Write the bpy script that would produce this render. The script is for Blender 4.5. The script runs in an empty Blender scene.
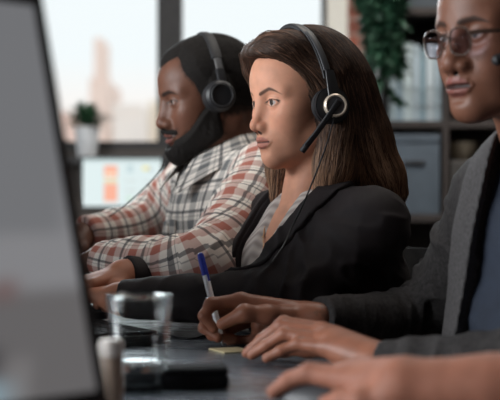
import bpy, bmesh, math, random
import numpy as np
from mathutils import Vector
random.seed(7); rng = np.random.default_rng(7)
V3 = lambda *a: np.array(a, dtype=np.float64)
FPX = 1400.0; CZ = 0.975; DESK = 0.75

# ------------------------------------------------------------------ camera, world, lights, exposure
sc = bpy.context.scene
COL = sc.collection
cam_d = bpy.data.cameras.new('camera'); cam = bpy.data.objects.new('camera', cam_d); COL.objects.link(cam)
cam.location = (0, 0, CZ); cam.rotation_euler = (math.pi/2, 0, 0)
cam_d.sensor_width = 36; cam_d.lens = 36*FPX/500; cam_d.clip_start = 0.05; cam_d.clip_end = 400
cam_d.dof.use_dof = True; cam_d.dof.focus_distance = 2.33; cam_d.dof.aperture_fstop = 4.5
sc.camera = cam
sc.view_settings.view_transform = 'Standard'; sc.view_settings.look = 'None'
sc.view_settings.gamma = 1; sc.view_settings.use_curve_mapping = False
sc.view_settings.exposure = 0.18
sc.cycles.transparent_max_bounces = 40

world = bpy.data.worlds.new('sky'); sc.world = world; world.use_nodes = True
wn = world.node_tree; bg = wn.nodes['Background']
tc = wn.nodes.new('ShaderNodeTexCoord'); sx = wn.nodes.new('ShaderNodeSeparateXYZ'); cr = wn.nodes.new('ShaderNodeValToRGB')
wn.links.new(tc.outputs['Generated'], sx.inputs[0]); wn.links.new(sx.outputs['Z'], cr.inputs[0]); wn.links.new(cr.outputs[0], bg.inputs[0])
cr.color_ramp.elements[0].position = 0.035; cr.color_ramp.elements[0].color = (0.93, 0.83, 0.76, 1)
cr.color_ramp.elements[1].position = 0.10; cr.color_ramp.elements[1].color = (0.82, 0.88, 0.895, 1)
bg.inputs[1].default_value = 0.98

def area_light(name, loc, target, sx_, sy_, power, color):
    d = bpy.data.lights.new(name, 'AREA'); d.shape = 'RECTANGLE'; d.size = sx_; d.size_y = sy_
    d.energy = power; d.color = color
    o = bpy.data.objects.new(name, d); COL.objects.link(o); o.location = loc
    o.rotation_euler = (Vector(target)-Vector(loc)).to_track_quat('-Z', 'Y').to_euler()
    return o
area_light('window_daylight_side', (-2.9, 1.25, 1.75), (0.0, 2.2, 1.05), 2.6, 1.5, 135, (0.93, 0.97, 1.0))
area_light('window_daylight_back', (-0.5, 6.6, 2.5), (0.1, 2.4, 1.1), 3.0, 0.9, 90, (0.85, 0.95, 1.0))
area_light('added_ceiling_fill', (0.4, 2.9, 2.9), (0.3, 2.8, 0), 1.2, 0.6, 12, (1.0, 0.93, 0.85))  # unseen lamp, added to lift the ambient light
area_light('added_shelf_fill', (1.0, 4.5, 2.9), (0.8, 6.2, 0.9), 1.0, 0.5, 42, (1.0, 0.95, 0.9))  # second unseen lamp, added to brighten shelves and back wall

# ------------------------------------------------------------------ helpers
def at(px, py, Y):
    return V3((px-250)/FPX*Y, Y, CZ+(200-py)/FPX*Y)
def unit(v):
    v = np.asarray(v, float); return v/np.linalg.norm(v)

def tag(o, label=None, cat=None, group=None, kind=None):
    if label: o['label'] = label
    if cat: o['category'] = cat
    if group: o['group'] = group
    if kind: o['kind'] = kind
    return o
def empty(name, loc, label, cat, group=None):
    o = bpy.data.objects.new(name, None); COL.objects.link(o); o.location = tuple(loc)
    o.empty_display_size = 0.05
    return tag(o, label, cat, group)

def link_mesh(name, verts, faces, mat, parent=None, smooth=True, attrs=None):
    """verts are world coordinates; origin goes to the parent's own origin."""
    verts = np.asarray(verts, float)
    if parent is not None:
        off = np.array(parent_origin(parent))
    else:
        off = np.array([(verts[:,0].min()+verts[:,0].max())/2, (verts[:,1].min()+verts[:,1].max())/2, verts[:,2].min()])
    me = bpy.data.meshes.new(name)
    vl = verts - off
    faces = faces if isinstance(faces, list) else np.asarray(faces)
    if isinstance(faces, np.ndarray):
        n, k = faces.shape
        me.vertices.add(len(vl)); me.vertices.foreach_set('co', vl.astype(np.float32).ravel())
        me.loops.add(n*k); me.loops.foreach_set('vertex_index', faces.astype(np.int32).ravel())
        me.polygons.add(n); me.polygons.foreach_set('loop_start', np.arange(0, n*k, k, dtype=np.int32))
        me.update(calc_edges=True)
    else:
        me.from_pydata([tuple(v) for v in vl], [], faces); me.update()
    if smooth:
        me.polygons.foreach_set('use_smooth', np.ones(len(me.polygons), bool))
    if attrs:
        for k_, arr in attrs.items():
            arr = np.asarray(arr, np.float32)
            if arr.shape[1] == 3 and k_ != 'puv':
                arr = np.concatenate([arr, np.ones((len(arr), 1), np.float32)], 1)
                a = me.color_attributes.new(k_, 'FLOAT_COLOR', 'POINT'); a.data.foreach_set('color', arr.ravel())
            else:
                a = me.attributes.new(k_, 'FLOAT_VECTOR', 'POINT'); a.data.foreach_set('vector', arr.ravel())
    me.validate()
    me.materials.append(mat)
    o = bpy.data.objects.new(name, me); COL.objects.link(o)
    if parent is None: o.location = tuple(off)
    else: o.parent = parent
    return o
def parent_origin(p):
    l = np.array(p.location, float)
    while p.parent is not None:
        p = p.parent; l = l+np.array(p.location, float)
    return l

# --- materials
def new_mat(name):
    m = bpy.data.materials.new(name); m.use_nodes = True
    return m, m.node_tree, m.node_tree.nodes['Principled BSDF']
def pmat(name, color, rough=0.5, metal=0.0, noise=0.0, nscale=60, bump=0.0, bscale=400, spec=0.5, sss=0.0, trans=0.0, coat=0.0, emit=None, estr=0.0):
    m, nt, b = new_mat(name)
    b.inputs['Base Color'].default_value = (*color, 1); b.inputs['Roughness'].default_value = rough
    b.inputs['Metallic'].default_value = metal; b.inputs['Specular IOR Level'].default_value = spec
    b.inputs['Transmission Weight'].default_value = trans; b.inputs['Coat Weight'].default_value = coat
    if emit: b.inputs['Emission Color'].default_value = (*emit, 1); b.inputs['Emission Strength'].default_value = estr
    tcn = nt.nodes.new('ShaderNodeTexCoord')
    n = nt.nodes.new('ShaderNodeTexNoise'); n.inputs['Scale'].default_value = nscale; n.inputs['Detail'].default_value = 4
    nt.links.new(tcn.outputs['Object'], n.inputs['Vector'])
    if noise > 0:
        mx = nt.nodes.new('ShaderNodeMixRGB'); mx.blend_type = 'MULTIPLY'; mx.inputs[0].default_value = 1
        mr = nt.nodes.new('ShaderNodeMapRange'); mr.inputs[1].default_value = 0.3; mr.inputs[2].default_value = 0.7
        mr.inputs[3].default_value = 1-noise; mr.inputs[4].default_value = 1+noise
        nt.links.new(n.outputs[0], mr.inputs[0]); nt.links.new(mr.outputs[0], mx.inputs[2])
        mx.inputs[1].default_value = (*color, 1); nt.links.new(mx.outputs[0], b.inputs['Base Color'])
    if bump > 0:
        n2 = nt.nodes.new('ShaderNodeTexNoise'); n2.inputs['Scale'].default_value = bscale; n2.inputs['Detail'].default_value = 3
        nt.links.new(tcn.outputs['Object'], n2.inputs['Vector'])
        bp = nt.nodes.new('ShaderNodeBump'); bp.inputs['Strength'].default_value = bump; bp.inputs['Distance'].default_value = 0.002
        nt.links.new(n2.outputs[0], bp.inputs['Height']); nt.links.new(bp.outputs[0], b.inputs['Normal'])
    return m
def skin_mat(name, sss=0.12, rough=0.60):
    m, nt, b = new_mat(name)
    a = nt.nodes.new('ShaderNodeVertexColor'); a.layer_name = 'Col'
    tcn = nt.nodes.new('ShaderNodeTexCoord')
    n = nt.nodes.new('ShaderNodeTexNoise'); n.inputs['Scale'].default_value = 45; n.inputs['Detail'].default_value = 5
    nt.links.new(tcn.outputs['Object'], n.inputs['Vector'])
    mr = nt.nodes.new('ShaderNodeMapRange'); mr.inputs[1].default_value = 0.3; mr.inputs[2].default_value = 0.7
    mr.inputs[3].default_value = 0.9; mr.inputs[4].default_value = 1.1
    mx = nt.nodes.new('ShaderNodeMixRGB'); mx.blend_type = 'MULTIPLY'; mx.inputs[0].default_value = 1
    nt.links.new(n.outputs[0], mr.inputs[0]); nt.links.new(a.outputs[0], mx.inputs[1]); nt.links.new(mr.outputs[0], mx.inputs[2])
    nt.links.new(mx.outputs[0], b.inputs['Base Color'])
    b.inputs['Roughness'].default_value = rough
    b.inputs['Specular IOR Level'].default_value = 0.28
    b.inputs['Subsurface Weight'].default_value = sss; b.inputs['Subsurface Radius'].default_value = (1, 0.35, 0.2)
    b.inputs['Subsurface Scale'].default_value = 0.006
    n2 = nt.nodes.new('ShaderNodeTexNoise'); n2.inputs['Scale'].default_value = 500
    nt.links.new(tcn.outputs['Object'], n2.inputs['Vector'])
    bp = nt.nodes.new('ShaderNodeBump'); bp.inputs['Strength'].default_value = 0.12; bp.inputs['Distance'].default_value = 0.001
    nt.links.new(n2.outputs[0], bp.inputs['Height']); nt.links.new(bp.outputs[0], b.inputs['Normal'])
    return m
def vcol_mat(name, rough=0.5, spec=0.4, aniso=0.0):
    m, nt, b = new_mat(name)
    a = nt.nodes.new('ShaderNodeVertexColor'); a.layer_name = 'Col'
    nt.links.new(a.outputs[0], b.inputs['Base Color']); b.inputs['Roughness'].default_value = rough
    b.inputs['Specular IOR Level'].default_value = spec
    return m
def thin_glass(name, tint=(1, 1, 1), refl=0.08):
    m = bpy.data.materials.new(name); m.use_nodes = True; nt = m.node_tree; nt.nodes.clear(); mu = nt.nodes.new('ShaderNodeMath'); mu.operation = 'MULTIPLY'; mu.inputs[1].default_value = .55
    out = nt.nodes.new('ShaderNodeOutputMaterial'); t = nt.nodes.new('ShaderNodeBsdfTransparent'); g = nt.nodes.new('ShaderNodeBsdfGlossy')
    t.inputs[0].default_value = (*tint, 1); g.inputs['Roughness'].default_value = 0.02
    mix = nt.nodes.new('ShaderNodeMixShader'); f = nt.nodes.new('ShaderNodeLayerWeight'); f.inputs[0].default_value = refl
    nt.links.new(f.outputs['Fresnel'], mu.inputs[0]); nt.links.new(mu.outputs[0], mix.inputs[0]); nt.links.new(t.outputs[0], mix.inputs[1]); nt.links.new(g.outputs[0], mix.inputs[2])
    nt.links.new(mix.outputs[0], out.inputs[0]); return m

# --- plain mesh builders
class MB:
    def __init__(s): s.v = []; s.f = []
    def add(s, vs, fs):
        o = len(s.v); s.v += [tuple(map(float, p)) for p in vs]; s.f += [tuple(i+o for i in f) for f in fs]; return s
    def box(s, c, size, axes=None, bevel=0.0):
        bm = bmesh.new(); bmesh.ops.create_cube(bm, size=1)
        for v in bm.verts: v.co = Vector((v.co.x*size[0], v.co.y*size[1], v.co.z*size[2]))
        if bevel > 0: bmesh.ops.bevel(bm, geom=list(bm.edges), offset=bevel, segments=3, affect='EDGES', profile=0.6)
        A = np.eye(3) if axes is None else np.array(axes)   # rows = axis directions
        bm.verts.index_update()
        vs = [np.array(c)+np.array(v.co)@A for v in bm.verts]; fs = [[v.index for v in f.verts] for f in bm.faces]
        bm.free(); return s.add(vs, fs)
    def tube(s, pts, r, n=12, cap=True):
        pts = np.array(pts, float); m = len(pts); rr = np.full(m, r) if np.isscalar(r) else np.array(r)
        T = np.gradient(pts, axis=0); T /= np.linalg.norm(T, axis=1)[:, None]+1e-12
        up = np.array([0, 0, 1.0]) if abs(T[0][2]) < 0.9 else np.array([1.0, 0, 0])
        vs = []; N = unit(np.cross(T[0], up))
        for i in range(m):
            N = N-T[i]*np.dot(N, T[i]); N = unit(N); B = np.cross(T[i], N)
            for k in range(n):
                a = 2*math.pi*k/n; vs.append(pts[i]+rr[i]*(math.cos(a)*N+math.sin(a)*B))
        fs = [(i*n+k, i*n+(k+1) % n, (i+1)*n+(k+1) % n, (i+1)*n+k) for i in range(m-1) for k in range(n)]
        if cap: fs += [tuple(range(n))[::-1], tuple((m-1)*n+k for k in range(n))]
        return s.add(vs, fs)
    def strap(s, pts, side, w, t, n=14, p=3.0):
        """sweep a rounded rectangle; side = width direction (constant or per point)"""
        pts = np.array(pts, float); m = len(pts); T = np.gradient(pts, axis=0); T /= np.linalg.norm(T, axis=1)[:, None]
        ww = np.full(m, w) if np.isscalar(w) else np.array(w); tt = np.full(m, t) if np.isscalar(t) else np.array(t)
        vs = []
        for i in range(m):
            S = np.array(side if np.ndim(side) == 1 else side[i], float); S = unit(S-T[i]*np.dot(S, T[i])); B = np.cross(T[i], S)
            for k in range(n):
                a = 2*math.pi*k/n; c, d = math.cos(a), math.sin(a)
                vs.append(pts[i]+S*ww[i]/2*np.sign(c)*abs(c)**(2/p)+B*tt[i]/2*np.sign(d)*abs(d)**(2/p))
        fs = [(i*n+k, i*n+(k+1) % n, (i+1)*n+(k+1) % n, (i+1)*n+k) for i in range(m-1) for k in range(n)]
        fs += [tuple(range(n))[::-1], tuple((m-1)*n+k for k in range(n))]
        return s.add(vs, fs)
    def lathe(s, c, axis, prof, n=32):
        """prof: (r, h) pairs along axis"""
        ax = unit(axis); u = unit(np.cross(ax, [0.3, 0.2, 1.0] if abs(ax[2]) < 0.9 else [1.0, 0, 0])); w = np.cross(ax, u)
        vs = []; m = len(prof)
        for r, h in prof:
            for k in range(n):
                a = 2*math.pi*k/n; vs.append(np.array(c)+ax*h+max(r, 1e-5)*(math.cos(a)*u+math.sin(a)*w))
        fs = [(i*n+k, i*n+(k+1) % n, (i+1)*n+(k+1) % n, (i+1)*n+k) for i in range(m-1) for k in range(n)]
        fs += [tuple(range(n))[::-1], tuple((m-1)*n+k for k in range(n))]
        return s.add(vs, fs)
    def build(s, name, mat, parent=None, smooth=True, label=None, cat=None, group=None, kind=None):
        o = link_mesh(name, np.array(s.v), [list(f) for f in s.f], mat, parent, smooth)
        if smooth:
            try:
                o.data.set_sharp_from_angle(angle=math.radians(40))
            except Exception: pass
        bm = bmesh.new(); bm.from_mesh(o.data); bmesh.ops.recalc_face_normals(bm, faces=bm.faces); bm.to_mesh(o.data); bm.free()
        return tag(o, label, cat, group, kind)

# ------------------------------------------------------------------ signed distance sculpting
class Frame:
    def __init__(s, o, x, y, z, sc_=1.0):
        s.o = np.array(o, float); s.R = np.array([x, y, z], float); s.s = sc_       # rows = axes
    def w(s, p): return s.o+s.s*(np.asarray(p, float)@s.R)
    def d(s, v): return np.asarray(v, float)@s.R
    def loc(s, P): return ((P-s.o)@s.R.T)/s.s
ID = Frame((0, 0, 0), (1, 0, 0), (0, 1, 0), (0, 0, 1))
def yaw_frame(o, deg, scale=1.0, pitch=0.0, roll=0.0):
    """deg: heading turned from -X towards the camera side (-Y); pitch down positive"""
    t = math.radians(deg); F = V3(-math.cos(t), -math.sin(t), 0); L = V3(math.sin(t), -math.cos(t), 0); U = V3(0, 0, 1.)
    p = math.radians(pitch); F, U = F*math.cos(p)-U*math.sin(p), U*math.cos(p)+F*math.sin(p)
    r = math.radians(roll); L, U = L*math.cos(r)-U*math.sin(r), U*math.cos(r)+L*math.sin(r)
    return Frame(o, F, L, U, scale)

def smin(a, b, k):
    if k <= 1e-6: return np.minimum(a, b)
    h = np.maximum(k-np.abs(a-b), 0)/k
    return np.minimum(a, b)-h*h*k*0.25
class Field:
    def __init__(s, fr=ID): s.p = []; s.fr = fr; s.disp = None
    def add(s, kind, k, op, *a): s.p.append((kind, k*s.fr.s, op, s.fr, a)); return s
    def cap(s, a, b, ra, rb=None, k=0.02, op='u'):
        return s.add('cap', k, op, V3(*a), V3(*b), ra, ra if rb is None else rb)
    def chain(s, pts, k=0.01, k0=None):
        for i in range(len(pts)-1): s.cap(pts[i][:3], pts[i+1][:3], pts[i][3], pts[i+1][3], k if (i or k0 is None) else k0)
        return s
    def ell(s, c, r, k=0.02, op='u', rot=None):
        return s.add('ell', k, op, V3(*c), V3(*r), None if rot is None else np.array(rot, float))
    def sell(s, c, r, k=0.02, op='u', rot=None):
        for sg in (1, -1):
            R = None
            s.add('ell', k, op, V3(c[0], c[1]*sg, c[2]), V3(*r), R)
        return s
    def scap(s, a, b, ra, rb=None, k=0.02, op='u'):
        for sg in (1, -1): s.cap((a[0], a[1]*sg, a[2]), (b[0], b[1]*sg, b[2]), ra, rb, k, op)
        return s
    def cyl(s, a, b, r, k=0.003, op='s'):
        return s.add('cyl', k, op, V3(*a), V3(*b), r)
    @staticmethod
    def prim(pr, P):
        kind, k, op, fr, a = pr
        Q = P if fr is ID else ((P-fr.o.astype(P.dtype))@(fr.R.T.astype(P.dtype)))/fr.s
        if kind == 'cap':
            A, B, ra, rb = a; A = A.astype(P.dtype); ab = (B-A).astype(P.dtype); q = Q-A
            h = np.clip((q@ab)/max(float(ab@ab), 1e-12), 0, 1).astype(P.dtype)
            e = q-h[..., None]*ab
            d = np.sqrt((e*e).sum(-1))-(ra+(rb-ra)*h)
        elif kind == 'ell':
            c, r, rot = a; q = Q-c.astype(P.dtype)
            if rot is not None: q = q@rot.T.astype(P.dtype)
            q1 = q/r.astype(P.dtype); k0 = np.sqrt((q1*q1).sum(-1)); q2 = q1/r.astype(P.dtype); k1 = np.sqrt((q2*q2).sum(-1))+1e-9
            d = k0*(k0-1)/k1
            d = np.where(k0 < 0.2, -float(r.min())*(1-k0), d)
        elif kind == 'cyl':
            A, B, r = a; ax = unit(B-A).astype(P.dtype); L = float(np.linalg.norm(B-A)); q = Q-A.astype(P.dtype); h = q@ax
            rad = np.sqrt(np.maximum((q*q).sum(-1)-h*h, 0))
            d = np.maximum(rad-r, np.abs(h-L/2)-L/2)
        return d*fr.s
    def __call__(s, P):
        """P (nb, m, 3)"""
        P = P.astype(np.float32); nb, m, _ = P.shape
        C = P.mean(1); R = np.sqrt(((P-C[:, None])**2).sum(-1).max(1))*1.3+0.002
        dcs = []; D = np.full(nb, 9.0, np.float32)
        for pr in s.p:
            d = s.prim(pr, C); dcs.append(d)
            D = smin(D, d, pr[1]) if pr[2] == 'u' else -smin(-D, d, pr[1])
        out = np.full((nb, m), 9.0, np.float32)
        Dm = np.full(nb, 9.0, np.float32)
        for pr, d in zip(s.p, dcs):
            if pr[2] == 'u': Dm = np.minimum(Dm, d)
        for pr, dc in zip(s.p, dcs):
            rel = (dc-R < np.maximum(Dm, D)+R+pr[1]) if pr[2] == 'u' else (dc-R < np.maximum(-D, 0)+R+pr[1])
            idx = np.nonzero(rel)[0]
            if len(idx) == 0: continue
            d = s.prim(pr, P[idx])
            out[idx] = smin(out[idx], d, pr[1]) if pr[2] == 'u' else -smin(-out[idx], d, pr[1])
        if s.disp is not None: out = out+s.disp(P).astype(np.float32)
        return out

def sdf_mesh(f, lo, hi, h, B=8):
    lo = np.array(lo, float); hi = np.array(hi, float); nbk = np.ceil((hi-lo)/(B*h)).astype(int)
    G = np.stack(np.meshgrid(*[np.arange(n) for n in nbk], indexing='ij'), -1).reshape(-1, 3)
    keep = []
    for i in range(0, len(G), 200000):
        g = G[i:i+200000]; c = lo+(g+0.5)*B*h
        d = f(c[:, None, :].astype(np.float32))[:, 0]; keep.append(g[np.abs(d) < B*h*0.87*1.35+0.003])
    G = np.concatenate(keep)
    r = np.arange(B+1); off = np.stack(np.meshgrid(r, r, r, indexing='ij'), -1).reshape(-1, 3)
    NC = nbk*B+2
    corners = np.array([(0,0,0),(1,0,0),(0,1,0),(1,1,0),(0,0,1),(1,0,1),(0,1,1),(1,1,1)])
    edges = [(0,1),(2,3),(4,5),(6,7),(0,2),(1,3),(4,6),(5,7),(0,4),(1,5),(2,6),(3,7)]
    keys = []; pos = []; sg = []
    for i in range(0, len(G), 600):
        g = G[i:i+600]; gi = g[:, None, :]*B+off[None]
        val = f((lo+gi*h).astype(np.float32)).reshape(len(g), B+1, B+1, B+1)
        cv = np.stack([val[:, a:a+B, b:b+B, c:c+B] for a, b, c in corners], -1)      # nb,B,B,B,8
        s_ = cv < 0; act = s_.any(-1) & ~s_.all(-1)
        ib, ix, iy, iz = np.nonzero(act)
        if len(ib) == 0: continue
        v = cv[ib, ix, iy, iz]; sv = v < 0
        acc = np.zeros((len(v), 3)); cnt = np.zeros(len(v))
        for a, b in edges:
            dif = sv[:, a] != sv[:, b]; t = np.where(dif, v[:, a]/(v[:, a]-v[:, b]+1e-20), 0)
            pt = corners[a]+(corners[b]-corners[a])*t[:, None]
            acc += np.where(dif[:, None], pt, 0); cnt += dif
        cell = g[ib]*B+np.stack([ix, iy, iz], -1)
        keys.append((cell[:, 0]*NC[1]+cell[:, 1])*NC[2]+cell[:, 2]); pos.append(lo+(cell+acc/cnt[:, None])*h); sg.append(sv[:, [0, 1, 2, 4]])
    keys = np.concatenate(keys); pos = np.concatenate(pos); sg = np.concatenate(sg)
    o = np.argsort(keys); keys = keys[o]; pos = pos[o]; sg = sg[o]
    st = np.array([NC[1]*NC[2], NC[2], 1]); quads = []
    def find(k):
        j = np.searchsorted(keys, k); j = np.clip(j, 0, len(keys)-1); return j, keys[j] == k
    for ax in range(3):
        u, w = [(1, 2), (2, 0), (0, 1)][ax]
        e = np.nonzero(sg[:, 0] != sg[:, ax+1])[0]
        k0 = keys[e]; a, oka = find(k0-st[u]); b, okb = find(k0-st[u]-st[w]); c, okc = find(k0-st[w])
        ok = oka & okb & okc; e, a, b, c = e[ok], a[ok], b[ok], c[ok]
        q = np.stack([e, a, b, c], -1); fl = ~sg[e, 0]
        q[fl] = q[fl][:, ::-1]
        quads.append(q)
    return pos, np.concatenate(quads)

def noise3(P, scale, seed=0, octs=2):
    r = np.random.default_rng(seed); out = 0
    for o_ in range(octs):
        for _ in range(5):
            k = r.normal(size=3); k = k/np.linalg.norm(k)*scale*(1.9**o_)*r.uniform(0.7, 1.3)
            out = out+np.sin(P@k.astype(P.dtype)+r.uniform(0, 6.28))*(0.55**o_)
    return out/3.5

# ------------------------------------------------------------------ people: sculpting
def head_field(f, fr, fem=False, openm=0.0, wide=1.0, nose=1.0, lip=1.0, eye_open=1.0, skull=True):
    f.fr = fr
    f.ell((-.012, 0, .030), (.098, .076, .087), k=.01)
    f.ell((-.045, 0, -.005), (.060, .060, .062), k=.03)
    f.ell((.036, 0, .034), (.0585 if not fem else .0595, .064, .060), k=.03)
    f.ell((.040, 0, -.028), (.050, .056, .065), k=.03)
    f.ell((.048, 0, -.068), (.038, .040 if not fem else .036, .040), k=.03)
    f.sell((.056, .044, -.022), (.024, .019, .018), k=.026)
    f.sell((.050, .037, -.050), (.030, .020, .032), k=.03)
    jr = .014 if not fem else .011
    f.scap((.000, .050, -.050), (.018, .047, -.080 if not fem else -.074), jr, k=.03)
    f.scap((.018, .047, -.080 if not fem else -.074), (.075, .014 if not fem else .010, -.104 if not fem else -.101), jr, k=.03)
    f.ell((.080, 0, -.098), (.017, .020 if not fem else .016, .016), k=.022)
    f.ell((.03, 0, -.085), (.045, .035, .02), k=.03)
    br = .0115 if not fem else .009
    f.scap((.082, .012, .016), (.068, .046, .015), br, br*.9, k=.016)
    f.sell((.099, .033, -.002), (.017, .018, .0125), k=.018, op='s')
    f.sell((.0755, .0315, -.001), (.0146, .0158, .0144), k=.006)          # lids
    f.sell((.0915, .0325, -.0015), (.010, .0148, .0052*eye_open), k=.001, op='s')
    f.sell((.0755, .0315, -.001), (.0128, .0136, .0126), k=.0004)         # eyeballs
    nw = nose
    f.cap((.083, 0, -.010), (.088, 0, -.040), .0125*nw, .0155*nw, k=.014)
    f.cap((.0865, 0, .010), (.1065, 0, -.031), .0065, .0078*nw, k=.013)
    f.ell((.1085, 0, -.0395), (.0105, .0105*nw, .0098), k=.010)
    f.sell((.0980, .0130*nw, -.0425), (.0120, .0076*nw, .0082), k=.005)
    f.sell((.1035, .0062*nw, -.0512), (.0062, .0036*nw, .0042), k=.003, op='s')
    f.ell((.077, 0, -.066), (.0205, .027, .022), k=.022)
    def sx(y, z):
        xs = np.linspace(.14, .02, 241); d = chunked(f, np.array([fr.w((x, y, z)) for x in xs])); return float(xs[int(np.argmax(d < 0))])
    z0 = -.0695; o = openm; hw = .0245 if not fem else .0235
    base = {y: sx(y*hw, z0) for y in (0, .35, .7, 1)}
    for sg in (1, -1):
        ys = (0, .35, .7, 1)
        for chain_z, r0, pr in (((.0058, .0064, .0042, .0008), (.0050, .0052, .0042, .0022), .0030), ((-.0070-o, -.0066-o, -.0046-o*.6, -.0008), (.0064, .0062, .0046, .0022), .0026)):
            pts = [(base[y]+pr*(1-y*.8)-r0[i]*lip*.75, y*hw*sg, z0+chain_z[i]*lip**.5, r0[i]*lip) for i, y in enumerate(ys)]
            f.chain(pts, k=.0035)
    s0 = {y: sx(y*hw, z0-o*.5) for y in (0, .35, .7, .95)}
    for sg in (1, -1):
        f_pts = [(s0[y]+.0020, y*hw*sg, z0-.0003-o*.5+(.0008 if y == 0 else 0)) for y in (0, .35, .7, .95)]
        for a_, b_ in zip(f_pts[:-1], f_pts[1:]): f.cap(a_, b_, .0026-.0009*fem+o*.6, .0022-.0008*fem+o*.4, k=.0012, op='s')
    f.ell((sx(0, z0-.019)+.004, 0, z0-.0185), (.008, .017, .005), k=.010, op='s')
    f.sell((-.004, .0785, -.006), (.016, .0065, .031), k=.006)
    f.sell((.002, .0865, -.008), (.008, .0055, .016), k=.004, op='s')
    f.fr = ID
    return f

def head_color(P, fr, skin, lips, brow, iris, brow_r=.0042, lash=(.02, .012, .01), fem=False, openm=0.0, lip_w=1.0, hairfn=None, haircol=(.010, .008, .007)):
    q = fr.loc(P); C = np.tile(np.array(skin, float), (len(P), 1)); x, y, z = q.T; ya = np.abs(y)
    def segd(a, b):
        a = V3(*a); b = V3(*b); r = np.stack([x, ya, z], -1)-a; h = np.clip(r@(b-a)/((b-a)@(b-a)), 0, 1); e = r-h[:, None]*(b-a)
        return np.sqrt((e*e).sum(-1)), h
    def mix(mask, col, amt=1.0):
        m = (np.clip(mask, 0, 1)*amt)[:, None]; C[:] = C*(1-m)+np.array(col)*m
    front = np.clip((x-.05)/.01, 0, 1)
    # blush, darker stubble-free variation of skin
    dch = np.sqrt((x-.075)**2+(ya-.042)**2+(z+.035)**2); mix(np.clip(1-dch/.03, 0, 1), np.array(skin)*np.array([1.0, .78, .75]), .45)
    dn = np.sqrt((x-.11)**2+y**2+(z+.037)**2); mix(np.clip(1-dn/.02, 0, 1), np.array(skin)*np.array([.98, .78, .74]), .5)
    z0 = -.0695; hw = .0245 if not fem else .0235; u = np.clip(ya/hw, 0, 1.2); ls = lip_w
    top = z0+(.0118-.0015*np.exp(-(ya/.003)**2))*ls*np.clip(1-u**2.2, 0, 1)**.8+.0008; bot = z0-(.0135*ls+openm)*np.clip(1-u**2.4, 0, 1)**.7-.0006
    ml = np.minimum(top-z, z-bot)/.0014+.3
    mix(ml*front*(u < 1.08), lips)
    mix(((.0011 if fem else .0024)+openm*(.6 if fem else 1.1)-np.abs(z-(z0-openm*.5)))/.0010*(u < 1)*front, np.array(lips)*.16)
    ar = 1.0 if fem else .45; zb = (.0155 if fem else .0165)+.0075*ar*np.clip((ya-.012)/.022, 0, 1)-.0125*ar**.5*np.clip((ya-.036)/.020, 0, 1)**1.4
    th = brow_r*np.clip((ya-.009)/.004, 0, 1)*np.clip((.058-ya)/.022, 0, 1)**.6
    mix((th-np.abs(z-zb))/.0020*(x > .03), brow, .88)
    eo = 1.1 if fem else 1.0
    r2 = ((ya-.0325)/.0148)**2+((z+.0015)/(.0052*eo))**2
    dE = np.sqrt(((x-.0755)/1.0)**2+((ya-.0315)/1.06)**2+(z+.001)**2); ball = (dE < .0136) & (x > .0755) & (r2 < 1.15)
    rim_ = np.clip(1-np.abs(r2-1.18)/.42, 0, 1)*(x > .07)
    mix(rim_*1.8*(z > -.0010), lash, .97 if fem else .85)
    mix(rim_*(z <= -.0010), lash, .55 if fem else .35)
    mix(ball.astype(float), (.36, .31, .29) if fem else (.24, .19, .17))
    rr = np.sqrt((y-np.sign(y)*.0315)**2+(z+.0002)**2)
    ir = ball & (rr < .0064); C[ir] = iris; C[ball & (rr < .0030)] = (.005, .005, .005)
    cz = np.abs(z-.0095+ (ya-.0325)**2*18); mix((.0012-cz)/.0012*(np.abs(ya-.0325) < .016)*front, np.array(skin)*.5, .5)
    ns = np.sqrt((x-.1035)**2+(ya-.0062)**2+(z+.0512)**2); mix((.0058-ns)/.0015, np.array(skin)*.12)
    if hairfn is not None:
        reg = hairfn(x, y, z); nz = noise3(q, 420, 2, 2)*.003; mix(np.clip(.5-(reg+nz)/.010, 0, 1), haircol, .86)
    return C

def curl_hand(f, fr, side, curl=(20, 30, 20), spread=1.0, thumb=(35, 20), fingers=(1, 1, 1, 1)):
    """fr: origin wrist, x towards the knuckles, y towards the thumb, z out of the back of the hand"""
    f.fr = fr
    base = [(.088, .026), (.093, .005), (.087, -.016), (.077, -.034)]
    ln = [(.043, .026, .020), (.047, .030, .021), (.043, .028, .021), (.034, .020, .018)]
    rad = [.0098, .0100, .0094, .0082]
    for i, ((bx, by), L, r) in enumerate(zip(base, ln, rad)):
        f.cap((.0, by*.45, 0), (bx, by, 0), .0165, r+.002, k=.014)
        p = V3(bx, by, 0); a = 0; sp = math.radians((1.5-i)*5*spread); pts = [(*p, r+.001)]
        for j in range(3):
            a += math.radians(curl[j])*(1+.12*i)*fingers[i]
            p = p+L[j]*V3(math.cos(a)*math.cos(sp), math.cos(a)*math.sin(sp), -math.sin(a)); pts.append((*p, r-.0009*(j+1)))
        f.chain(pts, k=.004)
    f.cap((.02, .008, -.004), (.07, .0, -.004), .018, .014, k=.012)
    f.chain([(.008, .014, -.006, .016), (.045, .040, -.016, .0145), (.075, .052, -.026, .0112), (.100, .052, -.034, .0088)], k=.010)
    f.cap((-.012, 0, .0), (.005, 0, 0), .022, .022, k=.012)
    f.fr = ID

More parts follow.
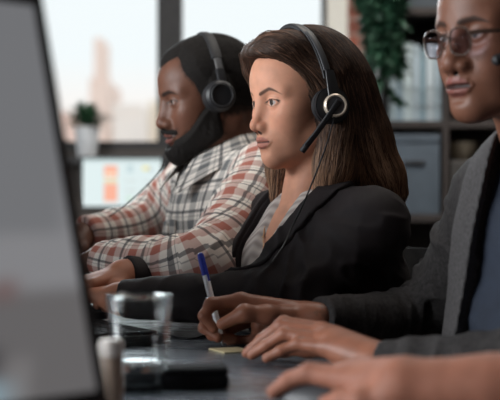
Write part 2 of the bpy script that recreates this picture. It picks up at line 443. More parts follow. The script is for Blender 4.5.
def limb_uv(P, pts, base=(0, 0)):
    """plaid coordinates around the limb polyline"""
    best = np.full(len(P), 9.0); U = np.zeros(len(P)); W = np.zeros(len(P)); s0 = 0
    ref = V3(0, 0, 1)
    for i in range(len(pts)-1):
        a = np.array(pts[i][:3]); b = np.array(pts[i+1][:3]); ab = b-a; L = np.linalg.norm(ab); t = ab/L
        q = P-a; h = np.clip(q@t, 0, L); e = q-h[:, None]*t; d = np.sqrt((e*e).sum(-1))
        u = ref-t*np.dot(ref, t)
        if np.linalg.norm(u) < .2: u = V3(-1, 0, 0)-t*np.dot(V3(-1, 0, 0), t)
        u = unit(u); w = np.cross(t, u); ang = np.arctan2(e@w, e@u)
        m = d < best; best[m] = d[m]; U[m] = (s0+h)[m]; W[m] = (ang*.05)[m]; s0 += L
    return U, W, best

def cloth_disp(amp, scale, seed, folds=()):
    """folds: (centre, axis, radius, amp, wavelength) rings of creases around joints"""
    def fn(P):
        n = noise3(P, scale, seed, 2)*amp
        n = n+noise3(P, scale*3.1, seed+5, 1)*amp*.35
        for c, ax, r, a, wl in folds:
            ax = unit(ax); q = P-np.array(c, P.dtype); w = np.exp(-(q*q).sum(-1)/(r*r))
            al = (q@ax.astype(P.dtype))[..., None]*ax.astype(P.dtype); Ps = al*(4.2/wl)+(q-al)*(1.5/wl)
            s_ = noise3(Ps, 1.0, seed+int(a*9000)+3, 2)
            n = n-w*a*1.5*np.clip(1-np.abs(s_)*1.6, 0, 1)**1.5+w*a*.35
        return n
    return fn

def mesh_box(pts, m):
    a = np.array([p[:3] for p in pts], float); return a.min(0)-m, a.max(0)+m

def torso_field(f, B, t, off=0.0, hips=True):
    """B body frame at head origin; t: dict of local points"""
    f.fr = B; o = off
    g = t['girth']
    f.ell(t['pelvis'], (.115*g+o, .160*g+o, .12+o), k=.02)
    f.ell(t['belly'], (.105*g+o, .140*g+o, .13+o), k=.06)
    f.ell(t['chest'], (.108*g+o, .150*g+o, .145+o), k=.06)
    if t.get('bust'):
        bx, by, bz, brd = t['bust']; f.sell((bx, by, bz), (brd+o,)*3, k=.05)
    n = t['neck']
    for sh in ('shl', 'shr'):
        f.cap((n[0], 0, n[2]-.035), t[sh], .046+o, .048*g+o, k=.05)
    f.fr = ID

def build_person(name, label, group, spec):
    H = spec['head']; B = spec['body']; t = spec['t']; root_xy = B.w(t['pelvis'])
    root = empty('person', (root_xy[0], root_xy[1], 0.0), label, 'person', None)
    skin = spec['skin']; arms = spec['arms']
    legs = []
    for sg in (1, -1):
        p = V3(*t['pelvis']); hip = B.w(p+V3(0, .09*sg, -.04)); knee = B.w(p+V3(.40, .11*sg, -.045)); knee[2] = max(knee[2], .47)-.02
        ank = knee+B.d((.02, 0, 0)); ank[2] = .09; legs.append((hip, knee, ank))
    # --- body: head, neck and hands fine, the rest under the clothes coarse, one mesh
    V = []; Q = []; Cc = []; n0 = 0
    def put(vs, fs, col):
        nonlocal n0
        V.append(vs); Q.append(fs+n0); Cc.append(col); n0 += len(vs)
    if spec.get('face', True):
        f = Field(); head_field(f, H, **spec['head_args'])
        nb = B.w(t['neck']); f.fr = ID
        f.cap(H.w((-.020, 0, -.045)), nb, spec['neck_r'], spec['neck_r']*1.04, k=.03)
        f.cap(nb, B.w(V3(*t['neck'])+V3(.0, 0, -.06)), spec['neck_r'], .07, k=.04)
        for sg in (1, -1):
            f.cap(H.w((-.03, .055*sg, -.055)), B.w(V3(*t['neck'])+V3(.055, .014*sg, -.022)), .011, .009, k=.022)
            f.cap(B.w(V3(*t['neck'])+V3(.045, .02*sg, -.038)), B.w(V3(*t['neck'])+V3(.02, .10*sg, -.03)), .009, .009, k=.03)
        if spec.get('chest_skin'):
            f.ell(B.w(V3(*t['neck'])+V3(-.01, 0, -.10)), (.075, .075, .09), k=.05)
        c = H.o; r = H.s
        v, q = sdf_mesh(f, c-V3(.15, .15, .30), c+V3(.15, .15, .14), spec.get('res', .0015))
        col = head_color(v, H, skin, **spec['col_args'])
        put(v, q, col)
    f = Field(); torso_field(f, B, t, -.006)
    for a in arms: f.chain([(*a['sh'], .045), (*a['el'], .037), (*a['wr'], .024)], k=.02)
    for (h, k_, an) in legs: f.chain([(*h, .075), (*k_, .052), (*an, .035)], k=.03)
    lo, hi = mesh_box([B.w(t['pelvis']), B.w(t['neck']), *[a['el'] for a in arms], *[a['wr'] for a in arms], *legs[0], *legs[1], B.w(t['shl']), B.w(t['shr'])], .15)
    lo[2] = max(lo[2], .03)
    v, q = sdf_mesh(f, lo, hi, .008); put(v, q, np.tile(skin, (len(v), 1)))
    for a in arms:
        f = Field(); a['hand'](f)
        wd = unit(a['wr']-a['el']); f.fr = ID
        f.cap(a['wr']-wd*.08, a['wr'], a.get('fr', .029), a.get('wrr', .0235), k=.02)
        if a.get('bare'):
            f.chain([(*a['el'], .044), (*(a['el']+(a['wr']-a['el'])*.35), .043), (*(a['wr']-wd*.04), .029)], k=.02)
        ctr = a['wr']; lo, hi = mesh_box([ctr, a['hc']], .14)
        if a.get('bare'): lo = np.minimum(lo, a['el']-.08); hi = np.maximum(hi, a['el']+.08)
        v, q = sdf_mesh(f, lo, hi, .0018)
        col = np.tile(skin, (len(v), 1))*(1+noise3(v, 160, 3, 1)[:, None]*.05)
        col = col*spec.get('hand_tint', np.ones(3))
        put(v, q, col)
    body = link_mesh('body', np.concatenate(V), np.concatenate(Q), spec['skin_mat'], root, attrs={'Col': np.concatenate(Cc)})
    # --- trousers and shoes (under the desk)
    f = Field()
    f.fr = B; f.ell(t['pelvis'], (.13, .175, .115), k=.02); f.fr = ID
    for (h, k_, an) in legs: f.chain([(*h, .092), (*k_, .070), (*an, .055)], k=.04)
    lo, hi = mesh_box([*legs[0], *legs[1], B.w(t['pelvis'])], .19); lo[2] = .06; hi[2] = min(hi[2], B.w(t['pelvis'])[2]+.06)
    v, q = sdf_mesh(f, lo, hi, .012); link_mesh('trousers', v, q, MAT['trousers'], root)
    for (h, k_, an) in legs:
        f = Field(); p0 = an.copy(); p0[2] = .045; f.chain([(*(p0-B.d((.03, 0, 0))), .042), (*(p0+B.d((.07, 0, 0))), .042), (*(p0+B.d((.15, 0, -.008))), .034)], k=.02)
        f.cyl(V3(p0[0], p0[1], -.1), V3(p0[0], p0[1], .005), .4)
        lo, hi = mesh_box([p0-B.d((.06, 0, 0)), p0+B.d((.17, 0, 0))], .07); lo[2] = -.02
        v, q = sdf_mesh(f, lo, hi, .008); link_mesh('shoe', v, q, MAT['shoe'], root)
    return root, legs

def garment(name, mat, root, spec, off, amp=.003, sc_=26, h=.004, folds=(), arm_r=(.066, .056, .038), cut=None, arm_end=0.0, extra=None, attrs=None, seed=1, label=None, hem=-1):
    B = spec['body']; t = spec['t']; f = Field(); torso_field(f, B, t, off)
    ar = arm_r
    for a in spec['arms']:
        if a.get('bare'):
            mid = a['sh']+(a['el']-a['sh'])*.75
            f.chain([(*a['sh'], ar[0]), (*mid, ar[1]+.008)], k=.03); continue
        wd = unit(a['wr']-a['el'])
        f.chain([(*a['sh'], ar[0]), (*a['el'], ar[1]), (*(a['wr']-wd*arm_end), ar[2])], k=.025)
    if extra: extra(f)
    nb = B.w(t['neck'])
    if cut: cut(f)
    for a in spec['arms']:
        if a.get('bare'): continue
        wd = unit(a['wr']-a['el']); f.cyl(a['wr']-wd*arm_end, a['wr']+wd*.12, .055, k=.004)
        
    f.disp = cloth_disp(amp, sc_, seed, folds)
    g = f
    pts = [B.w(t['pelvis']), nb, *[a['el'] for a in spec['arms']], *[a['wr'] for a in spec['arms']], B.w(t['shl']), B.w(t['shr'])]
    lo, hi = mesh_box(pts, .17); lo[2] = B.w(t['pelvis'])[2]-.03+hem*0
    v, q = sdf_mesh(g, lo, hi, h)
    at_ = attrs(v) if attrs else None
    o = link_mesh(name, v, q, mat, root, attrs=at_)
    if label: o['label'] = label
    return o, f

def lapel(name, mat, root, spec, base, small, big, off, h=.0035, drop=-9, label=None, side=0):
    """a raised band of the garment between the small and the big opening cone"""
    B = spec['body']
    fs = Field(); fs.fr = B; fs.cap(*small); fb = Field(); fb.fr = B; fb.cap(*big)
    def g(P):
        d = base(P)-off
        q = B.loc(P.reshape(-1, 3)).reshape(P.shape)
        d = np.maximum(np.maximum(d, -(base(P)+.004)), np.maximum(fb(P), -(fs(P)-.0015)))
        d = np.maximum(d, .0-q[..., 0]+B.loc(np.array([B.w(small[0])]))[0][0]*0-.045)
        if side: d = np.maximum(d, -side*q[..., 1]-.004)
        return d
    a = B.w(small[0]); b = B.w(small[1]); lo, hi = mesh_box([a, b], .14)
    v, q = sdf_mesh(g, lo, hi, h)
    o = link_mesh(name, v, q, mat, root)
    if label: o['label'] = label
    return o

# strands lying on a sculpted volume
def field_grad(f, P, e=.002):
    P = P.astype(np.float32)[None]; g = []
    for ax in range(3):
        d = np.zeros(3, np.float32); d[ax] = e
        g.append(f(P+d)[0]-f(P-d)[0])
    g = np.stack(g, -1); return g/(np.linalg.norm(g, axis=1)[:, None]+1e-9)
def chunked(f, P):
    """evaluate a field at scattered points"""
    return f(P.astype(np.float32)[:, None, :])[:, 0]
def grad_s(f, P, e=.002):
    g = np.stack([chunked(f, P+np.eye(3)[a]*e)-chunked(f, P-np.eye(3)[a]*e) for a in range(3)], -1)
    return g/(np.linalg.norm(g, axis=1)[:, None]+1e-9)
def strands(f, seeds, flow, n, step, width, lift, colfn, free=0.0, free_from=.7):
    P = seeds.copy(); N = len(P); path = [P.copy()]; nor = []
    ph = rng.uniform(0, 6.28, (N, 3)); lf = lift*rng.uniform(-.4, 1.2, N)
    L = rng.uniform(.45, 1.0, N)
    jit = rng.normal(size=(N, 3))*.10
    for i in range(n):
        g = grad_s(f, P); v = flow(P)+jit+np.sin(ph+i*.35)*.06
        v = v-g*np.sum(g*v, 1)[:, None]*(1-free*(i/n > free_from)); v /= np.linalg.norm(v, axis=1)[:, None]+1e-9
        P = P+v*(step*L)[:, None]
        d = chunked(f, P); fr_ = free*(i/n > free_from)
        P = P-g*((d-lf)*(1-fr_))[:, None]
        nor.append(g); path.append(P.copy())
    nor.append(nor[-1]); path = np.stack(path, 1); nor = np.stack(nor, 1)
    T = np.gradient(path, axis=1); T /= np.linalg.norm(T, axis=2)[..., None]+1e-9
    S = np.cross(T, nor); S /= np.linalg.norm(S, axis=2)[..., None]+1e-9
    m = n+1; tt = np.linspace(0, 1, m); w = width*np.clip(np.minimum(tt*8+.25, (1-tt)*3.5+.08), 0, 1)*1.0
    ww = w[None]*rng.uniform(.6, 1.4, (N, 1))
    a = path+S*ww[..., None]/2; b = path-S*ww[..., None]/2; c = path+nor*ww[..., None]*.45
    V = np.stack([a, c, b], 2).reshape(-1, 3)
    idx = (np.arange(N)[:, None]*m+np.arange(m-1)[None]).reshape(-1)*3
    Q = np.concatenate([np.stack([idx, idx+1, idx+4, idx+3], 1), np.stack([idx+1, idx+2, idx+5, idx+4], 1)])
    C = colfn(path, tt)                                     # N, m, 3
    C = np.repeat(C.reshape(-1, 3), 3, axis=0)
    return V, Q, C

MAT = dict(
    trousers=pmat('dark_trouser_cloth', (.02, .022, .028), .85),
    shoe=pmat('black_leather', (.012, .011, .010), .4),
    black=pmat('matte_black_plastic', (.012, .012, .014), .45),
    black_soft=pmat('soft_black_leatherette', (.014, .014, .016), .6, bump=.2, bscale=300),
    dgrey=pmat('dark_grey_plastic', (.045, .045, .05), .45),
    metal=pmat('brushed_metal', (.55, .53, .5), .3, metal=1.0),
    chrome=pmat('chrome', (.75, .75, .76), .12, metal=1.0),
    gold=pmat('pale_gold_ring', (.62, .52, .42), .35, metal=.4),
)
MAT['skin_w'] = skin_mat('skin_light'); MAT['skin_b'] = skin_mat('skin_deep', .05, .46); MAT['skin_b2'] = skin_mat('skin_brown', .06, .44)
MAT['hair'] = vcol_mat('hair_strands', .55, .25)

# ================================================================== ROOM
WY = 7.0
def X7(px, Y=WY): return (px-250)/FPX*Y
def Z7(py, Y=WY): return CZ+(200-py)/FPX*Y
def boxo(name, lo, hi, mat, parent=None, bevel=0.0, kind=None, label=None, axes=None):
    lo = np.array(lo, float); hi = np.array(hi, float)
    return MB().box((lo+hi)/2, hi-lo, axes, bevel).build(name, mat, parent, smooth=bevel > 0, kind=kind, label=label)
RX0, RX1, RY0, RY1, RH = -3.2, 2.6, -1.6, WY, 3.05
MAT['plaster'] = pmat('dark_warm_plaster', (.10, .085, .075), .9, noise=.15, nscale=8)
MAT['floor'] = pmat('dark_wood_floor', (.05, .038, .03), .5, noise=.3, nscale=20)
MAT['ceil'] = pmat('grey_ceiling_paint', (.25, .24, .23), .9)
MAT['frame'] = pmat('dark_bronze_window_frame', (.026, .024, .024), .5, noise=.25, nscale=30)
MAT['column'] = pmat('pale_painted_plaster', (.80, .77, .69), .8)
MAT['paneg'] = thin_glass('window_pane_glass', refl=.03)
boxo('floor', (RX0, RY0, -.06), (RX1, RY1+.3, 0), MAT['floor'], kind='structure')
boxo('ceiling', (RX0, RY0, RH), (RX1, RY1+.3, RH+.06), MAT['ceil'], kind='structure')
wx0, wx1 = X7(-60), X7(327); wz0, wz1 = Z7(150), 2.72
# back wall around the window opening
mb = MB()
def bx(lo, hi): mb.box((np.array(lo)+np.array(hi))/2, np.array(hi)-np.array(lo))
bx((RX0, WY, 0), (wx0, WY+.2, RH)); bx((wx0, WY, 0), (wx1, WY+.2, wz0)); bx((wx0, WY, wz1), (wx1, WY+.2, RH)); bx((X7(346), WY, 0), (RX1, WY+.2, RH))
mb.build('wall_back', MAT['plaster'], smooth=False, kind='structure')
boxo('trim_1', (wx1, WY-.04, 0), (X7(347), WY+.2, RH), MAT['column'], kind='structure')
# brick facing
m, nt, b = new_mat('red_brick'); tcn = nt.nodes.new('ShaderNodeTexCoord'); mp = nt.nodes.new('ShaderNodeMapping'); mp.inputs['Rotation'].default_value = (math.pi/2, 0, 0)
bt = nt.nodes.new('ShaderNodeTexBrick'); bt.inputs['Color1'].default_value = (.30, .095, .06, 1); bt.inputs['Color2'].default_value = (.20, .07, .05, 1); bt.inputs['Mortar'].default_value = (.26, .20, .17, 1)
bt.inputs['Scale'].default_value = 1; bt.inputs['Brick Width'].default_value = .22; bt.inputs['Row Height'].default_value = .075; bt.inputs['Mortar Size'].default_value = .007
nt.links.new(tcn.outputs['Object'], mp.inputs[0]); nt.links.new(mp.outputs[0], bt.inputs[0]); nt.links.new(bt.outputs[0], b.inputs['Base Color']); b.inputs['Roughness'].default_value = .9
boxo('trim_2', (X7(347)+.002, WY-.03, 0), (RX1-.01, WY-.001, RH), m, kind='structure')
# side walls; the left one has a tall window that lets the daylight in
mb = MB(); ly0, ly1, lz0, lz1 = -.6, 3.1, .95, 2.65
bx((RX0-.2, RY0, 0), (RX0, ly0, RH)); bx((RX0-.2, ly1, 0), (RX0, RY1, RH)); bx((RX0-.2, ly0, 0), (RX0, ly1, lz0)); bx((RX0-.2, ly0, lz1), (RX0, ly1, RH))
mb.build('wall_left', MAT['plaster'], smooth=False, kind='structure')
boxo('wall_right', (RX1, RY0, 0), (RX1+.2, RY1, RH), MAT['plaster'], kind='structure')
boxo('wall_front', (RX0, RY0-.2, 0), (RX1, RY0, RH), MAT['plaster'], kind='structure')
# windows
def window(name, x0, x1, z0, z1, y, mull, horiz=(), fw=.07, base=None):
    fr = MB(); c = lambda lo, hi: fr.box((np.array(lo)+np.array(hi))/2, np.array(hi)-np.array(lo), bevel=.004)
    c((x0, y, z0), (x1, y+.09, z0+(base or fw))); c((x0, y, z1-fw), (x1, y+.09, z1)); c((x0, y, z0), (x0+fw, y+.09, z1)); c((x1-fw*.35, y, z0), (x1, y+.09, z1))
    for a, b_ in mull: c((a, y-.015, z0), (b_, y+.09, z1))
    for a, b_ in horiz: c((x0, y, a), (x1, y+.085, b_))
    o = fr.build(name, MAT['frame'], smooth=False, kind='structure')
    g = boxo('window_pane', (x0+.01, y+.04, z0+.01), (x1-.01, y+.046, z1-.01), MAT['paneg'], o)
    return o
window('window_1', wx0, wx1, Z7(158), wz1, WY+.02, [(X7(157), X7(182))], base=Z7(141)-Z7(158))
o = MB(); fr = MB()
for a, b_ in ((ly0, ly0+.07), (ly1-.07, ly1), (1.2, 1.3)): fr.box((RX0-.1, (a+b_)/2, (lz0+lz1)/2), (.08, b_-a, lz1-lz0))
for a, b_ in ((lz0, lz0+.07), (lz1-.07, lz1)): fr.box((RX0-.1, (ly0+ly1)/2, (a+b_)/2), (.078, ly1-ly0, b_-a))
wl = fr.build('window_2', MAT['frame'], smooth=False, kind='structure')
boxo('window_pane', (RX0-.105, ly0+.02, lz0+.02), (RX0-.1, ly1-.02, lz1-.02), MAT['paneg'], wl)
boxo('trim_3', (wx0, WY-.22, Z7(158)-.035), (wx1, WY+.02, Z7(158)-.002), MAT['frame'], kind='structure', bevel=.004)   # window sill

# city beyond the window
for i, (px, w, py, Y, colr, lab) in enumerate([
    (98, 17, 78, 70, (.86, .72, .66), 'tall pale pink tower beyond the window, its top tapering'),
    (100, 90, 118, 92, (.84, .66, .60), 'low salmon pink block beside the pink tower'),
    (128, 30, 112, 62, (.80, .78, .76), 'narrow pale grey building between the salmon and beige blocks'),
    (178, 56, 108, 66, (.86, .79, .68), 'wide beige building right of the grey one beyond the window'),
    (300, 120, 116, 75, (.80, .80, .80), 'pale building far right beyond the window')]):
    cx = X7(px, Y); hw = w/2/FPX*Y; top = Z7(py, Y)
    m_ = pmat('hazy_facade', colr, .9, noise=.04, nscale=.5)
    e = empty('building', (cx, Y, -12), lab, 'building')
    boxo('wall', (cx-hw, Y, -12), (cx+hw, Y+8, top), m_, e)
    boxo('roof', (cx-hw*(.45 if i == 0 else 1.03), Y-.1, top), (cx+hw*(.45 if i == 0 else 1.03), Y+(4 if i == 0 else 8), top+(2.0 if i == 0 else .35)), m_, e)
# ================================================================== PEOPLE
def hairline(x, y, z, front_z=.062, temple_x=.040, low=-.050, burn=-.045):
    line = np.minimum(front_z+(.02*np.abs(y)/.05)-z*1.0, x-temple_x-.25*np.maximum(z-.01, 0)+.65*np.maximum(.012-z, 0)+.004*np.sin(z*90))
    return np.maximum(np.maximum(line, low-z), np.minimum(burn-z, x))
def beard_region(x, y, z):
    ya = np.abs(y); cheek = z+.010+np.maximum(x, 0)*.66-.007*np.sin(x*60)
    lipd = np.sqrt((np.minimum(x-.10, 0)/1.6)**2+(ya*.60)**2+(z+.071)**2)-.0158
    m1 = np.maximum(np.maximum(cheek, -lipd), .002-x)
    m1 = np.maximum(m1, -.082-x*.62-z)
    mus = np.maximum(np.abs(z+.0548+ya*.22)-.0052, np.maximum(ya-.036, .062-x))
    return np.minimum(m1, mus)
# ---------- woman in the middle
HW = yaw_frame(at(304, 97, 2.41), 28, .94, pitch=9)
BW = yaw_frame(at(303, 103, 2.41), 28)
woman = dict(head=HW, body=BW, skin=V3(.56, .272, .176), skin_mat=MAT['skin_w'], res=.0015,
    t=dict(girth=.92, pelvis=(-.16, 0, -.60), belly=(-.07, 0, -.46), chest=(-.015, 0, -.30), bust=(.040, .062, -.295, .052), neck=(-.03, 0, -.165), shl=(-.040, .155, -.208), shr=(-.03, -.160, -.210)),
    neck_r=.047, chest_skin=True,
    head_args=dict(fem=True, openm=.0012, lip=.86, nose=.84, eye_open=1.1),
    col_args=dict(lips=(.40, .155, .115), brow=(.035, .018, .012), iris=(.040, .024, .015), brow_r=.0041, fem=True, openm=.0012, lip_w=.82),
    hand_tint=V3(.60, .52, .48))  # hands coloured darker to stand for the shade of her monitor
def hand_generic(frm, side, **k): return lambda f: curl_hand(f, frm, side, **k)
def hframe(wr, to, up, side):
    x = unit(np.asarray(to)-wr); z = unit(np.asarray(up, float)-x*np.dot(up, x)); y = np.cross(z, x)*side; return Frame(wr, x, y, z)
w_wrL = at(120, 299, 2.36); w_elL = at(300, 299, 2.27); w_wrR = at(124, 275, 2.46); w_elR = at(243, 290, 2.60)
# a left palm facing down has its thumb to the right of the fingers
woman['arms'] = [
    dict(sh=BW.w((-.040, .155, -.208)), el=w_elL, wr=w_wrL, hc=at(95, 300, 2.26), hand=hand_generic(Frame(w_wrL, *(lambda h: (h.R[0], h.R[1], h.R[2]))(hframe(w_wrL, at(98, 294, 2.40), (0, 0, 1), -1)), .93), -1, curl=(25, 30, 25))),
    dict(sh=BW.w((-.03, -.160, -.210)), el=w_elR, wr=w_wrR, hc=at(100, 285, 2.46), hand=hand_generic(Frame(w_wrR, *(lambda h: (h.R[0], h.R[1], h.R[2]))(hframe(w_wrR, at(94, 282, 2.42), (0, 0, 1), 1)), .93), 1, curl=(25, 30, 25))),
]
MAT['blazer'] = pmat('charcoal_blazer_cloth', (.0135, .0095, .0105), .75, noise=.12, nscale=90, bump=.3, bscale=700, spec=.3)
MAT['blouse'] = pmat('cream_ribbed_knit', (.50, .44, .40), .8, bump=.2)
pw, legs_w = build_person('person', 'woman with long brown hair in a black blazer, wearing a call headset', None, woman)
# ribbed blouse
m, nt, b = new_mat('ribbed_cream_blouse'); tcn = nt.nodes.new('ShaderNodeTexCoord'); mp = nt.nodes.new('ShaderNodeMapping')
wv = nt.nodes.new('ShaderNodeTexWave'); wv.inputs['Scale'].default_value = 32; wv.bands_direction = 'X'
mp.inputs['Rotation'].default_value = (0, 0, math.radians(-62))
rp = nt.nodes.new('ShaderNodeValToRGB'); rp.color_ramp.elements[0].color = (.33, .28, .26, 1); rp.color_ramp.elements[1].color = (.56, .50, .46, 1)
nt.links.new(tcn.outputs['Object'], mp.inputs[0]); nt.links.new(mp.outputs[0], wv.inputs[0]); nt.links.new(wv.outputs[0], rp.inputs[0]); nt.links.new(rp.outputs[0], b.inputs['Base Color'])
b.inputs['Roughness'].default_value = .85
MAT['blouse'] = m
def blouse_cut(f):
    f.fr = BW; f.cap((.118, 0, -.315), (.055, 0, -.13), .004, .052, k=.006, op='s'); f.fr = ID
fb_ = dict(woman); fb_['arms'] = []
garment('blouse', MAT['blouse'], pw, fb_, .004, amp=.0015, h=.004, cut=blouse_cut, label='ribbed cream blouse')
sm = ((.135, 0, -.40), (.055, 0, -.135), .010, .082); bgc = ((.125, 0, -.44), (.045, 0, -.135), .025, .130)
def wcut(f):
    f.fr = BW; f.cap(*sm, k=.004, op='s'); f.cap((-.03, 0, -.165), (.0, 0, -.02), .052, .06, k=.01, op='s'); f.fr = ID
elb = w_elL; shl = BW.w((-.040, .155, -.208))
folds_w = [(elb, w_wrL-elb, .10, .008, .045), (shl+V3(0, 0, -.03), V3(.3, .2, 1), .09, .005, .05), (elb+(shl-elb)*.4, elb-shl, .09, .008, .05),
           (elb+(w_wrL-elb)*.6, w_wrL-elb, .09, .0035, .05), (w_elR+(w_wrR-w_elR)*.5, w_wrR-w_elR, .12, .004, .045)]
def wback(f): f.fr = BW; f.ell((-.085, .045, -.37), (.085, .125, .17), k=.05); f.fr = ID
oj, fj = garment('blazer', MAT['blazer'], pw, woman, .014, extra=wback, amp=.0025, sc_=22, h=.0038, folds=folds_w, arm_r=(.054, .052, .034), cut=wcut, arm_end=.002)
lapel('blazer_lapel', MAT['blazer'], pw, woman, fj, (*sm,), (*bgc,), .006)

# woman's hair
HS = Field(); HS.fr = HW
HS.ell((-.015, 0, .036), (.106, .086, .092), k=.01)
HS.ell((.059, -.020, .086), (.038, .052, .026), k=.03)
HS.ell((.055, .030, .085), (.038, .038, .030), k=.03)
HG = yaw_frame(HW.o, 28, .94, pitch=1); HS.fr = HG
HS.chain([(-.03, .060, .03, .040), (-.03, .068, -.06, .034), (-.02, .072, -.13, .032), (.0, .072, -.172, .020)], k=.03)
HS.chain([(-.06, .02, .02, .060), (-.075, .03, -.06, .055), (-.09, .045, -.13, .045), (-.105, .06, -.175, .022)], k=.03)
HS.chain([(-.07, .06, .0, .040), (-.095, .065, -.08, .036), (-.128, .080, -.145, .024), (-.150, .090, -.178, .010)], k=.03)
HS.chain([(-.02, -.060, .02, .036), (-.01, -.068, -.07, .030), (.010, -.062, -.13, .026), (.026, -.055, -.180, .014)], k=.03)
HS.fr = HW
HS.ell((.108, 0, -.020), (.083, .32, .108), k=.006, op='s')
HS.fr = HG; HS.ell((.05, .01, -.125), (.06, .040, .075), k=.006, op='s')
HS.chain([(.064, -.02, .098, .018), (.078, -.045, .078, .014), (.073, -.060, .052, .012), (.060, -.068, .020, .012)], k=.02)
HS.fr = ID
def hair_flow(P):
    q = HG.loc(P); x, y, z = q.T; top = np.clip((z-.02)/.08, 0, 1); front = np.clip((x-.02)/.06, 0, 1)
    part = -.030; sg = np.where(y > part, 1., -1.)
    v = np.stack([-.55*top*front-.35*top*(1-front)-.25*(1-top)*(z > -.03), sg*.9*top+.05*(z < -.12)*sg, -.25*top-1.0*(1-top)], -1)
    v[:, 0] += np.where(z < -.06, np.where(x > -.04, .22, -.32), 0)
    v[:, 0] += np.where((z > .0) & (z < .06) & (x > .0), -.5, 0)
    return v@HG.R
def hair_groove(P):
    q = HW.loc(P.reshape(-1, 3)); n = noise3(q*np.array([1.2, 1.2, .25]), 190, 4, 2).reshape(P.shape[:-1])
    n2 = noise3(q*np.array([1, 1, .35]), 60, 8, 1).reshape(P.shape[:-1]); return n*.0008+n2*.0018
HS.disp = hair_groove
hv, hq = sdf_mesh(HS, HW.o-V3(.22, .22, .24), HW.o+V3(.24, .22, .17), .0026)
qh = HG.loc(hv); darkh = V3(.038, .020, .013); midh = V3(.125, .062, .037); liteh = V3(.36, .20, .115)
def hair_base_col(q, r=0):
    tip = np.clip((-.07-q[..., 2])/.10, 0, 1)[..., None]
    return darkh*(1-tip)+midh*1.1*tip
link_hair = link_mesh('hair', hv, hq, MAT['hair'], pw, attrs={'Col': hair_base_col(qh)})
HS.disp = None
NS = 11000
sel = hv[rng.integers(0, len(hv), NS)]
ql = HW.loc(sel); sel = sel[~((ql[:, 1] < -.05) & (rng.uniform(size=len(sel)) < .6))]
def w_strand_col(path, tt):
    N = len(path); r = rng.uniform(size=(N, 1, 1)); q = HG.loc(path.reshape(-1, 3)).reshape(path.shape)
    tip = np.clip((-.03-q[..., 2:3])/.12, 0, 1)**1.2; base = darkh*(.8+.9*r)+(r > .72)*V3(.07, .034, .020)
    return base*(1-tip)+(midh*(.7+.5*r)+(r > .4)*(liteh-midh)*.85)*tip
v_, q_, c_ = strands(HS, sel, hair_flow, 16, .0075, .00095, .0024, w_strand_col, free=.6, free_from=.75)
link_mesh('hair_strand', v_, q_, MAT['hair'], pw, attrs={'Col': c_})['kind'] = 'stuff'

# ---------- man on the left in the plaid shirt
HM = yaw_frame(at(208, 95, 2.86), 18, 1.0, pitch=12)
BM = yaw_frame(at(206, 97, 2.86), 24)
m_wrL = at(100, 262, 2.60); m_elL = at(208, 270, 2.44); m_wrR = at(84, 236, 2.92); m_elR = at(150, 226, 3.08)
tm = dict(girth=1.06, pelvis=(-.16, 0, -.62), belly=(-.10, 0, -.45), chest=(-.055, 0, -.265), neck=(-.050, 0, -.125), shl=(-.055, .180, -.165), shr=(-.05, -.180, -.175))
man = dict(head=HM, body=BM, skin=V3(.135, .058, .036), skin_mat=MAT['skin_b'], t=tm, neck_r=.058,
    head_args=dict(nose=1.2, lip=1.2, openm=.0005), col_args=dict(hairfn=lambda x, y, z: np.minimum(hairline(x, y, z, .070, .044), beard_region(x, y, z)), lips=(.20, .075, .06), brow=(.012, .008, .007), iris=(.015, .01, .008), brow_r=.0046, openm=.0005, lip_w=1.1))
man['arms'] = [dict(sh=BM.w(tm['shl']), el=m_elL, wr=m_wrL, hc=at(70, 262, 2.62), hand=hand_generic(hframe(m_wrL, at(70, 264, 2.65), (0, 0, 1), -1), -1, curl=(20, 25, 20))),
               dict(sh=BM.w(tm['shr']), el=m_elR, wr=m_wrR, hc=at(60, 245, 2.88), hand=hand_generic(hframe(m_wrR, at(62, 243, 2.88), (0, 0, 1), 1), 1, curl=(20, 25, 20)))]
pm, legs_m = build_person('person', 'bearded man in a plaid shirt wearing black headphones, in front of the window', None, man)
# plaid cloth
m, nt, b = new_mat('plaid_cotton'); at_n = nt.nodes.new('ShaderNodeAttribute'); at_n.attribute_name = 'puv'; sp = nt.nodes.new('ShaderNodeSeparateXYZ'); nt.links.new(at_n.outputs['Vector'], sp.inputs[0])
def mth(op, a, b_=None, clamp=False):
    n = nt.nodes.new('ShaderNodeMath'); n.operation = op; n.use_clamp = clamp
    for i, v in enumerate((a, b_)):
        if v is None: continue
        if isinstance(v, (int, float)): n.inputs[i].default_value = v
        else: nt.links.new(v, n.inputs[i])
    return n.outputs[0]
def stripe(src, period, centre, half):
    ph = mth('FRACT', mth('ADD', mth('DIVIDE', src, period), 50)); d = mth('ABSOLUTE', mth('SUBTRACT', ph, centre))
    return mth('MULTIPLY', mth('SUBTRACT', half/period, d), 60, True)
def mixc(fac, a, bcol):
    n = nt.nodes.new('ShaderNodeMixRGB'); nt.links.new(fac, n.inputs[0])
    if isinstance(a, tuple): n.inputs[1].default_value = (*a, 1)
    else: nt.links.new(a, n.inputs[1])
    if isinstance(bcol, tuple): n.inputs[2].default_value = (*bcol, 1)
    else: nt.links.new(bcol, n.inputs[2])
    return n.outputs[0]
U_, W_, T_ = sp.outputs[0], sp.outputs[1], sp.outputs[2]
PER = .052
band = mixc(T_, (.07, .08, .09), (.34, .060, .032))       # torso bands are grey, sleeve bands rust
col = (.80, .73, .66)
s1 = stripe(U_, PER, .3, .0095); s2 = stripe(W_, PER, .3, .0095)
c1 = mixc(mth('MULTIPLY', s1, .48), col, band); c2 = mixc(mth('MULTIPLY', s2, .48), c1, band); c2 = mixc(mth('MULTIPLY', mth('MULTIPLY', s1, s2), .55), c2, band)
